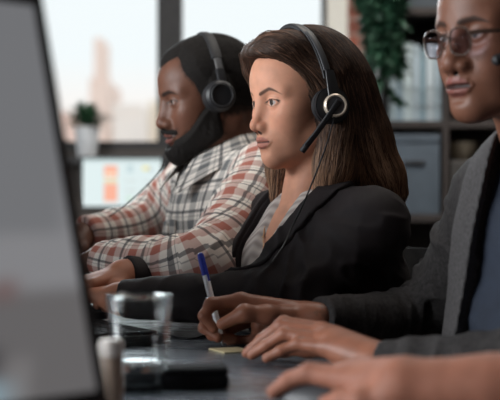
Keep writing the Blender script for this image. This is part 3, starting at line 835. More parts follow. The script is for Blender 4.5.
k1 = stripe(U_, PER, .80, .0034); k2 = stripe(W_, PER, .80, .0034); k3 = stripe(U_, PER, .62, .0012); k4 = stripe(W_, PER, .62, .0012)
for s_ in (k1, k2): c2 = mixc(mth('MULTIPLY', s_, .72), c2, (.018, .024, .034))
for s_ in (k3, k4): c2 = mixc(mth('MULTIPLY', s_, .5), c2, (.03, .035, .045))
nt.links.new(c2, b.inputs['Base Color']); b.inputs['Roughness'].default_value = .85; b.inputs['Specular IOR Level'].default_value = .2
MAT['plaid'] = m
def plaid_attr(v):
    q = BM.loc(v); out = np.zeros((len(v), 3)); best = np.full(len(v), .13); 
    out[:, 0] = q[:, 1]; out[:, 1] = q[:, 2]+.25*q[:, 0]
    for a, sg in zip(man['arms'], (1, -1)):
        ctl = a['el']*1.6-.3*(a['sh']+a['wr']); U, W, d = limb_uv(v, [(1-s_)**2*a['sh']+2*s_*(1-s_)*ctl+s_*s_*a['wr'] for s_ in np.linspace(0, 1, 25)])
        sel = (d < best) & ((np.abs(q[:, 1]) > .150) | (q[:, 0] > .06)) & (q[:, 1]*sg > -.02)
        out[sel, 0] = U[sel]; out[sel, 1] = W[sel]; out[sel, 2] = 1.0; best[sel] = d[sel]
    return {'puv': out}
msh = BM.w(tm['shl'])
folds_m = [(m_elL, m_wrL-m_elL, .11, .005, .05), (m_elL+(m_wrL-m_elL)*.55, m_wrL-m_elL, .10, .005, .045), (msh+(m_elL-msh)*.45, m_elL-msh, .10, .006, .05),
           (m_elR, m_wrR-m_elR, .12, .008, .045), (BM.w((.03, -.05, -.33)), BM.d((.2, .6, .6)), .12, .006, .06)]
def mcut(f):
    f.fr = BM; f.cap((-.040, 0, -.145), (.02, 0, -.02), .062, .075, k=.01, op='s'); f.cap((.10, 0, -.215), (.03, 0, -.10), .004, .05, k=.005, op='s'); f.fr = ID
om, fm = garment('plaid_shirt', MAT['plaid'], pm, man, .012, amp=.0035, sc_=20, h=.0045, folds=folds_m, arm_r=(.068, .058, .040), cut=mcut, attrs=plaid_attr, seed=12)

def collar(name, mat, root, B, neck, r, hgt, point, attr=None, gap=.35, thick=.003, flare=.02):
    """shirt collar: stand and fold-over leaf around the neck"""
    n = 40; vs = []; fs = []; uv = []
    for i in range(n+1):
        a = gap+(2*math.pi-2*gap)*i/n; fr_ = max(math.cos(a), 0)
        for j, (dr, dz) in enumerate([(-.002, -.018), (.0, .012), (.004, .016), (.010, .006), (.016+flare*.4, -.020), (.022+flare*.6, -.034)]):
            tip = point*max(0, fr_)**3 if j >= 4 else 0
            rad = r+dr+tip*.55*(1 if j == 5 else .5)
            p = V3(neck[0]+rad*math.cos(a)*1.05, rad*math.sin(a), neck[2]+hgt+dz-tip*(1.2 if j == 5 else .5)-.035*max(0, math.cos(a))+.012*max(0, -math.cos(a)))
            vs.append(B.w(p)); uv.append((a*r*1.2, (dr-dz)*1.3, 0))
    for i in range(n):
        for j in range(5): fs.append((i*6+j, i*6+j+1, (i+1)*6+j+1, (i+1)*6+j))
    o = link_mesh(name, np.array(vs), fs, mat, root, attrs={'puv': np.array(uv)} if attr else None)
    s_ = o.modifiers.new('thickness', 'SOLIDIFY'); s_.thickness = thick; s_.offset = 0
    sb = o.modifiers.new('smooth', 'SUBSURF'); sb.levels = 1; sb.render_levels = 1
    return o
collar('collar', MAT['plaid'], pm, BM, (-.042, 0, -.135), .070, .040, .045, attr=True, flare=.045)
# chest pocket
def patch(name, mat, root, B, f0, c, w, h_, off, attr=None):
    n = 12; vs = []; fs = []; uv = []
    for i in range(n+1):
        for j in range(n+1):
            y = c[0]+(i/n-.5)*w; z = c[1]+(j/n-.5)*h_
            xs = np.linspace(.16, -.05, 60); P = np.array([B.w((x, y, z)) for x in xs]); d = chunked(f0, P); k_ = int(np.argmax(d < off)) if (d < off).any() else 30
            vs.append(P[k_]); uv.append((y+.013, z+.01, 0))
    for i in range(n):
        for j in range(n): fs.append((i*(n+1)+j, i*(n+1)+j+1, (i+1)*(n+1)+j+1, (i+1)*(n+1)+j))
    o = link_mesh(name, np.array(vs), fs, mat, root, attrs={'puv': np.array(uv)} if attr else None)
    s_ = o.modifiers.new('thickness', 'SOLIDIFY'); s_.thickness = .003
    return o
patch('chest_pocket', MAT['plaid'], pm, BM, fm, (-.075, -.31), .095, .11, .003, attr=True)
patch('button_placket', MAT['plaid'], pm, BM, fm, (0, -.36), .028, .22, .0035, attr=True)

def short_hair(root, H, head_args, off, front_z=.062, temple_x=.040, low=-.050, amp=.0010, nm='hair', col=(.010, .008, .007), burn=-.045, h=.0024):
    f = Field(); head_field(f, H, **head_args)
    def g(P):
        q = H.loc(P.reshape(-1, 3)); x, y, z = q.T.astype(np.float32)
        d = f(P).reshape(-1)-off
        line2 = hairline(x, y, z, front_z, temple_x, low, burn)
        n = noise3(q.astype(np.float32), 420, 2, 2)*amp+noise3(q.astype(np.float32), 150, 6, 1)*amp
        # fade thickness near the hairline
        dd = np.maximum(d+n, line2*.9)
        dd = np.where(line2 < 0, np.maximum(dd, d+off*np.clip(1+line2/.028, 0, 1)), dd)
        return dd.reshape(P.shape[:-1])
    v, q = sdf_mesh(g, H.o-V3(.16, .16, .11), H.o+V3(.16, .16, .15), h)
    m_ = MAT.setdefault('short_hair', pmat('short_black_hair', col, .8, bump=.6, bscale=350, noise=.3, nscale=200, spec=.2))
    return link_mesh(nm, v, q, m_, root)
short_hair(pm, HM, man['head_args'], .008, front_z=.070, temple_x=.044)
# beard
def beard(root, H, head_args, off=.009):
    f = Field(); head_field(f, H, **head_args)
    ext = Field(); ext.fr = H; ext.ell((.070, 0, -.107), (.024, .030, .020), k=.02); ext.ell((.045, .0, -.092), (.040, .044, .022), k=.03); ext.fr = ID
    def g(P):
        q = H.loc(P.reshape(-1, 3)); x, y, z = q.T.astype(np.float32); ya = np.abs(y)
        d = smin(f(P).reshape(-1)-off*H.s, ext(P).reshape(-1), .012)
        reg = beard_region(x, y, z)
        n = noise3(q.astype(np.float32), 480, 3, 2)*.0013+noise3(q.astype(np.float32), 140, 5, 1)*.001
        dd = np.maximum(d+n, reg*.9)
        dd = np.where(reg < 0, np.maximum(dd, d+off*np.clip(1+reg/.010, 0, 1)), dd)
        return dd.reshape(P.shape[:-1])
    v, q = sdf_mesh(g, H.o-V3(.16, .16, .17), H.o+V3(.16, .16, .02), .0024)
    return link_mesh('beard', v, q, MAT['short_hair'], root)
beard(pm, HM, man['head_args'])

# ---------- man on the right with glasses
HR = yaw_frame(at(504, 32, 1.94), 34, .97, pitch=7)
BR = yaw_frame(at(505, 32, 1.94), 36)
tr = dict(girth=1.05, pelvis=(-.16, 0, -.60), belly=(-.095, 0, -.45), chest=(-.125, 0, -.30), neck=(-.095, 0, -.155), shl=(-.13, .185, -.21), shr=(-.13, -.175, -.205))
r_wrR = at(318, 318, 2.12); r_elR = at(430, 326, 2.30); r_shR = at(497, 198, 2.16)
r_wrL = at(381, 365, 1.79); r_elL = at(540, 372, 1.70); r_shL = BR.w(tr['shl'])
tr['shr'] = tuple(BR.loc(np.array([r_shR]))[0])
right = dict(head=HR, body=BR, skin=V3(.172, .074, .046), skin_mat=MAT['skin_b2'], t=tr, neck_r=.056, chest_skin=False,
    head_args=dict(nose=1.25, lip=1.15, openm=.0015, eye_open=1.0), col_args=dict(hairfn=lambda x, y, z: hairline(x, y, z, .088, .030), lips=(.20, .072, .058), brow=(.03, .018, .014), iris=(.015, .01, .008), brow_r=.0050, openm=.0015, lip_w=1.1),
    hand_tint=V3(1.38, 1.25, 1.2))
def A4(px, py, Y, mm): return (*at(px, py, Y), mm*.001)
def pen_hand(f):
    f.fr = ID
    f.chain([A4(300, 316, 2.12, 15), A4(268, 315, 2.10, 14.5), A4(245, 313, 2.09, 12), A4(222, 324, 2.095, 8.5)], k=.010)
    f.chain([A4(302, 312, 2.13, 16), A4(241, 301, 2.135, 12.5), A4(211, 304, 2.125, 9.5), A4(204, 316, 2.115, 8.2), A4(214, 329, 2.113, 7.2)], k=.007)
    f.chain([A4(302, 314, 2.14, 16), A4(245, 304, 2.16, 12), A4(207, 313, 2.155, 9), A4(204, 328, 2.14, 8.2), A4(218, 338, 2.128, 7.4)], k=.006)
    f.chain([A4(302, 316, 2.15, 16), A4(248, 310, 2.175, 12), A4(213, 323, 2.17, 8.5), A4(212, 335, 2.155, 8), A4(234, 340, 2.145, 7.5)], k=.006)
    f.chain([A4(302, 318, 2.15, 16), A4(256, 318, 2.185, 11), A4(227, 331, 2.18, 8), A4(230, 340, 2.165, 7.2), A4(250, 340, 2.155, 7)], k=.006)
    f.cap(at(300, 320, 2.14), at(262, 326, 2.15), .020, .017, k=.015)
def flat_hand(f):
    f.fr = ID; wr = A4(378, 364, 1.795, 19)
    f.chain([wr, A4(322, 331, 1.90, 12.5), A4(284, 323, 1.93, 9.8), A4(266, 337, 1.95, 8.4), A4(250, 352, 1.955, 7.4)], k=.005, k0=.016)
    f.chain([wr, A4(322, 335, 1.88, 12.5), A4(281, 326, 1.91, 9.8), A4(262, 340, 1.925, 8.4), A4(247, 353, 1.93, 7.4)], k=.005, k0=.016)
    f.chain([wr, A4(324, 341, 1.86, 12), A4(284, 334, 1.885, 9.2), A4(266, 346, 1.895, 8.2), A4(252, 355, 1.90, 7.2)], k=.005, k0=.016)
    f.chain([wr, A4(328, 348, 1.84, 11), A4(298, 344, 1.86, 8.4), A4(281, 351, 1.865, 7.4), A4(267, 358, 1.87, 6.8)], k=.005, k0=.016)
    f.chain([wr, A4(345, 350, 1.88, 14), A4(308, 349, 1.93, 11), A4(284, 350, 1.955, 9), A4(268, 352, 1.965, 8)], k=.010)
    f.cap(at(368, 360, 1.82), at(335, 345, 1.87), .022, .017, k=.02)
right['arms'] = [dict(sh=r_shL, el=r_elL, wr=r_wrL, hc=at(260, 350, 1.95), hand=flat_hand, wrr=.021), dict(sh=r_shR, el=r_elR, wr=r_wrR, hc=at(210, 330, 2.14), hand=pen_hand, wrr=.023, fr=.027)]
pr_, legs_r = build_person('person', 'man with glasses in a grey cardigan over a navy shirt, writing with a pen', None, right)
MAT['navy'] = pmat('navy_jersey', (.014, .021, .038), .85, noise=.15, nscale=40, bump=.2)
MAT['cardigan'] = pmat('charcoal_knit', (.036, .033, .033), .9, noise=.3, nscale=150, bump=.6, bscale=500, spec=.15)
MAT['cardigan_lapel'] = pmat('grey_knit_trim', (.068, .064, .065), .9, noise=.25, nscale=200, bump=.6, bscale=500, spec=.15)
fb_ = dict(right); fb_['arms'] = []
def rneck(f): f.fr = BR; f.cap(V3(*tr['neck'])+V3(.01, 0, -.03), V3(*tr['neck'])+V3(.03, 0, .05), .060, .065, k=.01, op='s'); f.fr = ID
garment('shirt', MAT['navy'], pr_, fb_, .006, amp=.004, sc_=16, h=.005, cut=rneck, label='navy crew neck shirt',
        folds=[(BR.w((-.03, -.03, -.45)), BR.d((0, .5, 1)), .16, .006, .07)])
smr = ((.06, .015, -.70), (-.055, .01, -.11), .110, .050); bgr = ((.06, .015, -.72), (-.055, .01, -.11), .180, .110)
def rcut(f):
    f.fr = BR; f.cap(*smr, k=.004, op='s'); f.fr = ID
folds_r = [(r_elR, r_wrR-r_elR, .11, .011, .045), (r_elR+(r_shR-r_elR)*.55, r_shR-r_elR, .11, .011, .05), (r_elR+(r_wrR-r_elR)*.7, r_wrR-r_elR, .08, .0035, .04),
           (r_wrL+(r_elL-r_wrL)*.3, r_elL-r_wrL, .10, .004, .04)]
oc, fc = garment('cardigan', MAT['cardigan'], pr_, right, .020, amp=.0045, sc_=20, h=.0045, folds=folds_r, arm_r=(.068, .056, .034), cut=rcut, arm_end=.0, seed=31)
lapel('cardigan_lapel', MAT['cardigan_lapel'], pr_, right, fc, smr, bgr, .012, h=.004, label='lighter grey shawl lapel')
short_hair(pr_, HR, right['head_args'], .006, front_z=.088, temple_x=.030)

# ---------- fourth person, only the bare arm reaches into the picture
BF = yaw_frame(V3(.600, 1.40, 1.21), 30); HF = yaw_frame(BF.o+BF.d((0, 0, 0)), 20)
tf = dict(girth=1.0, pelvis=(-.22, 0, -.61), belly=(-.17, 0, -.45), chest=(-.11, 0, -.30), neck=(-.05, 0, -.165), shl=(-.10, .18, -.21), shr=(-.10, -.18, -.21))
f_wr = at(408, 391, 1.425); f_el = V3(.405, 1.36, .795); f_shR = BF.w(tf['shr'])
def mouse_hand(f):
    f.fr = ID; wr = A4(405, 390, 1.43, 24)
    f.chain([wr, A4(345, 380, 1.475, 12.5), A4(308, 374, 1.50, 10), A4(288, 382, 1.51, 9), A4(274, 392, 1.515, 8)], k=.005, k0=.02)
    f.chain([wr, A4(347, 376, 1.50, 12.5), A4(310, 372, 1.525, 10), A4(290, 380, 1.54, 9), A4(279, 390, 1.545, 8)], k=.005, k0=.02)
    f.chain([wr, A4(350, 378, 1.52, 12), A4(318, 376, 1.55, 9.5), A4(303, 384, 1.56, 8.5), A4(292, 391, 1.565, 7.5)], k=.005, k0=.02)
    f.chain([wr, A4(355, 382, 1.54, 11), A4(330, 380, 1.565, 8.5), A4(316, 386, 1.575, 7.5), A4(306, 391, 1.58, 7)], k=.005, k0=.02)
    f.chain([wr, A4(388, 400, 1.42, 15), A4(362, 401, 1.425, 12), A4(342, 401, 1.44, 10), A4(326, 403, 1.455, 8.5)], k=.012)
    f.cap(at(400, 388, 1.44), at(362, 384, 1.49), .021, .018, k=.02)
f_wrL = BF.w((.26, .16, -.42)); f_elL = BF.w((-.02, .26, -.42))
fourth = dict(head=HF, body=BF, skin=V3(.31, .125, .080), skin_mat=MAT['skin_w'], t=tf, neck_r=.055, res=.004,
    head_args=dict(), col_args=dict(lips=(.4, .18, .15), brow=(.05, .03, .02), iris=(.05, .03, .02)))
fourth['arms'] = [dict(sh=f_shR, el=f_el, wr=f_wr, hc=at(280, 390, 1.52), hand=mouse_hand, bare=True, wrr=.024),
                  dict(sh=BF.w(tf['shl']), el=f_elL, wr=f_wrL, hc=f_wrL+BF.d((.12, 0, -.02)), hand=hand_generic(hframe(f_wrL, f_wrL+BF.d((1, 0, -.12)), (0, 0, 1), -1), -1), bare=True)]
pf, legs_f = build_person('person', 'person nearest the camera whose bare forearm rests on a computer mouse', None, fourth)
MAT['teal_tee'] = pmat('dark_teal_jersey', (.03, .05, .055), .85)
garment('shirt', MAT['teal_tee'], pf, fourth, .010, amp=.003, h=.008)
short_hair(pf, HF, fourth['head_args'], .009, h=.005)
# ================================================================== FURNITURE AND THINGS
RD = unit(V3(.427, -.904, 0)); FD = V3(-.904, -.427, 0); UP = V3(0, 0, 1.)        # along the row of people, the way they face, up
O3 = V3(*at(503, 32, 1.94)); O3[2] = 0
def dk(f, l, z): return O3+FD*f+RD*l+UP*z
AX = [FD, RD, UP]
# desk
m, nt, b = new_mat('dark_lacquered_desktop'); b.inputs['Base Color'].default_value = (.030, .031, .036, 1); b.inputs['Roughness'].default_value = .22
tcn = nt.nodes.new('ShaderNodeTexCoord'); mp = nt.nodes.new('ShaderNodeMapping'); mp.inputs['Scale'].default_value = (2, 30, 2); mp.inputs['Rotation'].default_value = (0, 0, math.radians(25))
n = nt.nodes.new('ShaderNodeTexNoise'); n.inputs['Scale'].default_value = 3; n.inputs['Detail'].default_value = 6
nt.links.new(tcn.outputs['Object'], mp.inputs[0]); nt.links.new(mp.outputs[0], n.inputs[0])
mr = nt.nodes.new('ShaderNodeMapRange'); mr.inputs[3].default_value = .16; mr.inputs[4].default_value = .34; nt.links.new(n.outputs[0], mr.inputs[0]); nt.links.new(mr.outputs[0], b.inputs['Roughness'])
rp = nt.nodes.new('ShaderNodeValToRGB'); rp.color_ramp.elements[0].color = (.080, .092, .110, 1); rp.color_ramp.elements[1].color = (.150, .175, .205, 1); nt.links.new(n.outputs[0], rp.inputs[0]); nt.links.new(rp.outputs[0], b.inputs['Base Color'])
MAT['desk'] = m
def desk(name, f0, f1, l0, l1, label):
    c = dk((f0+f1)/2, (l0+l1)/2, 0); e = empty(name, c, label, 'desk')
    MB().box(c+UP*(DESK-.015), (f1-f0, l1-l0, .03), AX, .004).build('tabletop', MAT['desk'], e)
    for ff in (f0+.06, f1-.06):
        for ll in (l0+.08, l1-.08):
            MB().box(dk(ff, ll, (DESK-.03)/2), (.05, .05, DESK-.03), AX, .004).build('leg', MAT['black'], e)
    MB().box(c+UP*(DESK-.07), (f1-f0-.2, .04, .06), AX, .003).build('crossbar', MAT['black'], e)
    return e
desk('office_desk', .13, 1.35, -1.75, 1.15, 'long dark glossy office desk that all the people work at')

# office chairs
def chair(org, B, label):
    o = B.w(org); e = empty('office_chair', (o[0], o[1], 0), label, 'chair', None)
    f, l = B.R[0], B.R[1]; A = [f, l, UP]; sz = o[2]-.15; c = V3(o[0], o[1], 0)
    MB().box(c+UP*(sz), (.46, .46, .07), A, .03).build('seat', MAT['black_soft'], e)
    mb = MB(); pts = [c-f*(.235+.03*math.sin(k/6*3.14)*0+.02*(k/6))+UP*(sz+.10+.36*k/6) for k in range(7)]
    mb.strap(pts, l, .40, .045).build('backrest', MAT['black_soft'], e)
    MB().strap([c-f*.16+UP*(sz-.03), c-f*.27+UP*(sz-.02), c-f*.295+UP*(sz+.1), c-f*.29+UP*(sz+.2)], l, .06, .02).build('back_bracket', MAT['black'], e)
    MB().tube([c+UP*.1, c+UP*(sz-.03)], .025).build('gas_column', MAT['dgrey'], e)
    for k in range(5):
        a = k*2*math.pi/5+.3; d = V3(math.cos(a), math.sin(a), 0)
        lg = MB().strap([c+UP*.12, c+d*.12+UP*.10, c+d*.215+UP*.075], V3(-d[1], d[0], 0), .045, .03).build('leg', MAT['black'], e)
        MB().lathe(c+d*.205+UP*.028-V3(-d[1], d[0], 0)*.02, V3(-d[1], d[0], 0), [(.0, 0), (.027, 0), (.027, .04), (0, .04)], 16).build('castor', MAT['black'], lg)
chair(woman['t']['pelvis'], BW, 'black office chair under the woman in the blazer')
chair(man['t']['pelvis'], BM, 'black office chair under the man in the plaid shirt')
chair(right['t']['pelvis'], BR, 'black office chair under the man in the grey cardigan')
chair(tf['pelvis'], BF, 'black office chair under the person nearest the camera')

# ---------- headsets
def arc(fr, w, h, x0=0., lean=0., a0=0., a1=180., n=28, zc=-.015):
    return [fr.w((x0+lean*math.sin(math.radians(a)), w*math.cos(math.radians(a)), zc+h*math.sin(math.radians(a)))) for a in np.linspace(a0, a1, n)]
def cup(e, fr, c, side, r, depth, ring=None, nm='ear_cup', tilt=0.):
    ax = fr.d((tilt, side, .05)); C = fr.w(c); s = fr.s
    cp = MB().lathe(C, ax, [(0, .002), (r*.80, .002), (r*.98, .006), (r, .012), (r*.97, depth*.8), (r*.80, depth), (r*.45, depth*1.02), (0, depth*1.02)], 40).build(nm, MAT['black'], e)
    MB().lathe(C, ax, [(r*.35, -.014), (r*.75, -.016), (r*.95, -.010), (r*.98, .0), (r*.8, .004), (0, .004)], 40).build('ear_cushion', MAT['black_soft'], cp)
    if ring:
        rr, rt, m_ = ring
        MB().lathe(C+ax*depth, ax, [(rr-rt, -.002), (rr-rt, .004), (rr-rt*.5, .0055), (rr, .004), (rr, -.002), (rr-rt, -.002)], 40).build('ear_cup_ring', m_, cp)
    return cp
# woman's call headset
HB = yaw_frame(HW.o, 28, .94, pitch=2)
e = empty('headset', HB.w((0, 0, .10)), 'black call headset with microphone boom worn by the woman in the blazer', 'headset')
x0 = .004
P = arc(HB, .101, .131, x0, .018, 12, 168, zc=-.0)
MB().strap(P, HB.R[0], .017, .0055).build('headband', MAT['black'], e)
MB().strap([p-(p-HB.w((x0, 0, .03)))*.035 for p in P[9:19]], HB.R[0], .021, .007).build('headband_pad', MAT['black_soft'], e)
P1 = arc(HB, .104, .133, x0, .018, 18, 58, 12, zc=-.0)
sl = MB().strap(P1, HB.R[0], .0125, .006).build('headband_slider', MAT['dgrey'], e)
cupc = (.004, .096, -.022)
cp = cup(e, HB, cupc, 1, .031, .014, tilt=.1)
yk = MB().strap([HB.w((x0+.003, .103, .040)), HB.w((x0+.003, .110, .018)), HB.w((x0, .114, -.008))], HB.R[0], [.016, .020, .024], .006).build('yoke', MAT['black'], e)
cup(e, HB, (.0, -.098, -.006), -1, .031, .014)
C0 = HB.w((x0+.0, .1105, -.023)); ax = HB.d((.28, 1, .05))
hb = MB().lathe(C0, ax, [(0, 0), (.0185, 0), (.0185, .008), (.015, .011), (0, .011)], 36).build('boom_hub', MAT['dgrey'], e)
MB().lathe(C0, ax, [(.0150, .006), (.0150, .012), (.0172, .0132), (.0196, .011), (.0196, .002), (.0150, .002)], 40).build('pale_ring', MAT['gold'], hb)
bm0 = C0+ax*.012; bm1 = HB.w((.056, .098, -.092))
MB().strap([bm0-unit(bm1-bm0)*.008, bm0+(bm1-bm0)*.3+HB.R[1]*.002, bm0+(bm1-bm0)*.7+HB.R[1]*.002, bm1], np.cross(bm1-bm0, HB.R[1]), [.012, .0105, .0095, .0105], .006).build('microphone_boom', MAT['black'], e)
MB().tube([bm1, bm1+unit(bm1-bm0)*.012], [.0055, .005]).build('microphone_tip', MAT['black_soft'], e)
# its cable
def spline(pts, n=60):
    pts = np.array(pts, float); t = np.linspace(0, len(pts)-1, n); out = []
    for u in t:
        i = min(int(u), len(pts)-2); f_ = u-i; p0 = pts[max(i-1, 0)]; p1 = pts[i]; p2 = pts[i+1]; p3 = pts[min(i+2, len(pts)-1)]
        out.append(.5*((2*p1)+(-p0+p2)*f_+(2*p0-5*p1+4*p2-p3)*f_*f_+(-p0+3*p1-3*p2+p3)*f_**3))
    return np.array(out)
MB().tube(spline([HB.w((.0, .112, -.028)), at(328, 140, 2.29), at(318, 168, 2.285), at(305, 200, 2.285), at(293, 225, 2.27), at(283, 246, 2.235), at(272, 262, 2.21)]), .0014, 8).build('cable', MAT['black'], e)

# man on the left: over-ear headphones
HN = yaw_frame(HM.o, 18, 1.0, pitch=1)
e = empty('headphones', HN.w((0, 0, .10)), 'black over-ear headphones with a silver slider worn by the bearded man', 'headphones')
P = arc(HN, .096, .138, -.004, .012, 36, 144)
MB().strap(P, HN.R[0], .023, .012).build('headband', MAT['black_soft'], e)
P = arc(HN, .098, .137, -.004, .012, 24, 38, 8); sl = MB().strap(P, HN.R[0], .017, .008).build('headband_slider', MAT['chrome'], e)
P = arc(HN, .100, .136, -.004, .012, 2, 26, 8); MB().strap(P, HN.R[0], .019, .010).build('yoke', MAT['black'], e)
cup(e, HN, (.006, .090, -.010), 1, .0315, .026, ring=(.023, .0025, MAT['black_soft'])); cup(e, HN, (.006, -.090, -.010), -1, .0315, .026)
P = arc(HN, .098, .137, -.004, .012, 142, 170, 8); MB().strap(P, HN.R[0], .016, .006).build('headband_slider', MAT['chrome'], e)
MB().tube(spline([HN.w((.02, -.10, -.04)), at(166, 150, 2.98), at(160, 170, 2.98), at(140, 192, 2.95), at(116, 212, 2.94), at(96, 224, 2.95)]), .0015, 8).build('cable', MAT['black'], e)

# man on the right: headset (mostly beyond the frame) and glasses
e = empty('headset', HR.w((0, 0, .10)), 'dark headset whose microphone tip ends beside the cheek of the man in glasses', 'headset')
MB().strap(arc(HR, .098, .142, -.004, .01, 10, 170), HR.R[0], .017, .006).build('headband', MAT['black'], e)
cup(e, HR, (-.004, .090, -.01), 1, .030, .02); cup(e, HR, (-.004, -.090, -.01), -1, .030, .02)
b0 = HR.w((0, .112, -.018)); b1 = HR.w((.076, .072, -.038))
MB().strap([b0, (b0+b1)/2+HR.R[1]*.004, b1], UP, .008, .005).build('microphone_boom', MAT['black'], e)
MB().tube([b1-unit(b1-b0)*.004, b1+unit(b1-b0)*.004, b1+unit(b1-b0)*.012, b1+unit(b1-b0)*.016], [.005, .0075, .0075, .004]).build('microphone_tip', MAT['black_soft'], e)
g = empty('eyeglasses', HR.w((.10, 0, 0)), 'clear-lens eyeglasses with a dark frame on the face of the man in the cardigan', 'eyeglasses')
MAT['lens'] = thin_glass('spectacle_lens', (.90, .88, .93), refl=.09)
MAT['rim'] = pmat('brown_translucent_rim', (.06, .035, .025), .2, coat=.5)
def rim(cy, n=36, w=.0195, h=.0190):
    return [HR.w((.1125-.003*abs((cy+w*math.cos(a))/.05)**2, cy+w*np.sign(math.cos(a))*abs(math.cos(a))**.75, -.0090+h*np.sign(math.sin(a))*abs(math.sin(a))**.75)) for a in np.linspace(0, 2*math.pi, n+1)]
for s_ in (1, -1):
    R = rim(.0275*s_); fr_ = MB(); fr_.tube(R, .0014, 8, cap=False).build('rim', MAT['rim'], g)
    c = np.mean(R[:-1], 0); m2 = MB(); m2.add([c]+[c+(p-c)*.98 for p in R[:-1]], [(0, i+1, (i+1) % 36+1) for i in range(36)]); lo_ = m2.build('lens', MAT['lens'], g)
    sd = lo_.modifiers.new('thickness', 'SOLIDIFY'); sd.thickness = .0012
    MB().strap([HR.w((.1110, .0470*s_, .000)), HR.w((.104, .054*s_, .001)), HR.w((.085, .069*s_, .0)), HR.w((.03, .078*s_, -.002)), HR.w((-.005, .080*s_, -.004))], UP, .006, .003).build('temple', MAT['rim'], g)
    MB().tube([HR.w((.108, .013*s_, -.012)), HR.w((.1035, .0115*s_, -.018))], .0015, 6).build('nose_pad', MAT['metal'], g)
MB().tube(spline([HR.w((.1125, .0085, -.004)), HR.w((.1145, 0, -.001)), HR.w((.1125, -.0085, -.004))], 9), .0017, 8).build('bridge', MAT['rim'], g)

# necklace of the woman
MAT['necklace'] = pmat('pale_gold_chain', (.65, .45, .28), .3, metal=.8)
n_ = []
def chest_point(l, z):
    """where the skin of the chest or throat lies"""
    fs_ = Field(); fs_.ell(BW.w(V3(*woman['t']['neck'])+V3(-.01, 0, -.10)), (.075, .075, .09)); torso_field(fs_, BW, woman['t'], -.006); fs_.cap(HW.w((-.020, 0, -.045)), BW.w(woman['t']['neck']), .047, .049, k=.03)
    xs = np.linspace(.20, -.08, 141); P_ = np.array([BW.w((x_, l, z)) for x_ in xs]); d_ = chunked(fs_, P_); return P_[int(np.argmax(d_ < .004))]
for u in np.linspace(-1, 1, 31): n_.append(chest_point(.058*u, -.245+.085*abs(u)**1.3))
mb = MB().tube(n_, .0012, 6)
for p in n_[2:-2:3]: mb.lathe(p-UP*.002, UP, [(0, 0), (.0026, .001), (.0026, .003), (0, .004)], 8)
mb.build('necklace', MAT['necklace'], label='thin gold bead necklace at the throat of the woman in the blazer', cat='necklace')

MAT['case'] = pmat('black_fabric_case', (.006, .006, .007), .8, spec=.12)
# ---------- pen, note and desk things
tip = at(223, 346, 2.13); top = at(200, 253, 2.17); d = unit(top-tip); L = np.linalg.norm(top-tip)
e = empty('ballpoint_pen', (tip[0], tip[1], DESK), 'white ballpoint pen with a blue end held in the writing hand', 'pen')
MAT['pen_white'] = pmat('white_pen_plastic', (.88, .88, .90), .3); MAT['pen_blue'] = pmat('blue_pen_plastic', (.03, .05, .42), .3)
MB().lathe(tip, d, [(0, 0), (.0007, .001), (.0016, .004), (.0038, .014), (.0042, .018)], 20).build('metal_tip', MAT['chrome'], e)
MB().lathe(tip+d*.018, d, [(.0042, 0), (.0046, .004), (.0050, .03), (.0052, L-.018-.040), (.0052, L-.018-.032)], 20).build('barrel', MAT['pen_white'], e)
MB().lathe(tip+d*(L-.036), d, [(.0054, -.001), (.0056, .002), (.0055, .028), (.0048, .034), (.0025, .036), (0, .0365)], 20).build('blue_cap', MAT['pen_blue'], e)
MB().strap([tip+d*(L-.006)+V3(.004, -.006, 0), tip+d*(L-.02)+V3(.004, -.0075, 0), tip+d*(L-.045)+V3(.004, -.0068, 0)], np.cross(d, V3(0, -1, 0)), .0032, .0016).build('clip', MAT['pen_blue'], e)
def on_desk(px, py, z=DESK):
    Y = (CZ-z)*FPX/(py-200); return V3((px-250)/FPX*Y, Y, z)
MAT['note'] = pmat('yellow_paper', (.52, .43, .25), .8)
c = on_desk(231, 351)
MB().box(c+UP*.0014, (.048, .058, .0024), AX, .0006).build('sticky_note', MAT['note'], label='small pad of yellow sticky notes under the tip of the pen', cat='sticky note')

MAT['glass'] = thin_glass('drinking_glass', (.982, .992, .992), refl=.25)
MAT['water'] = pmat('water', (.96, .98, 1), .0, trans=1.0); MAT['water'].node_tree.nodes['Principled BSDF'].inputs['IOR'].default_value = 1.33
gc = on_desk(137, 397); gc[1] += .030; gc[2] = DESK+.0005
e = empty('drinking_glass', gc, 'clear drinking glass a third full of water on the desk', 'glass')
GH = .1140
MB().lathe(gc, UP, [(0, 0), (.0265, 0), (.0285, .003), (.0320, .03), (.0362, .075), (.0392, GH-.001), (.0386, GH), (.0379, GH-.001), (.0349, .075), (.0307, .03), (.0275, .013), (.024, .011), (0, .010)], 64).build('tumbler', MAT['glass'], e)
MB().lathe(gc, UP, [(.0385, GH-.0025), (.0393, GH-.001), (.0392, GH+.0004), (.0385, GH+.001), (.0378, GH+.0004), (.0377, GH-.001), (.0385, GH-.0025)], 64).build('rim', thin_glass('glass_rim', (.97, .99, .99), refl=.5), e)
MB().lathe(gc, UP, [(0, .0115), (.0245, .0120), (.0272, .0145), (.0304, .0305), (.0310, .036), (.0300, .0358), (0, .0355)], 64).build('water', MAT['water'], e)

c = on_desk(111, 419); c[2] = DESK
MAT['beige'] = pmat('beige_plastic', (.30, .22, .17), .5); MAT['offwhite'] = pmat('off_white_plastic', (.62, .56, .52), .5)
e = empty('lip_balm_tube', c, 'slim beige tube with a white cap standing in front of the drinking glass', 'tube')
MB().lathe(c, UP, [(0, 0), (.0115, 0), (.0125, .001), (.0125, .064), (.0118, .065), (0, .065)], 32).build('tube_body', MAT['beige'], e)
MB().lathe(c, UP, [(0, .065), (.0128, .065), (.0128, .078), (.0105, .082), (0, .083)], 32).build('cap', MAT['offwhite'], e)

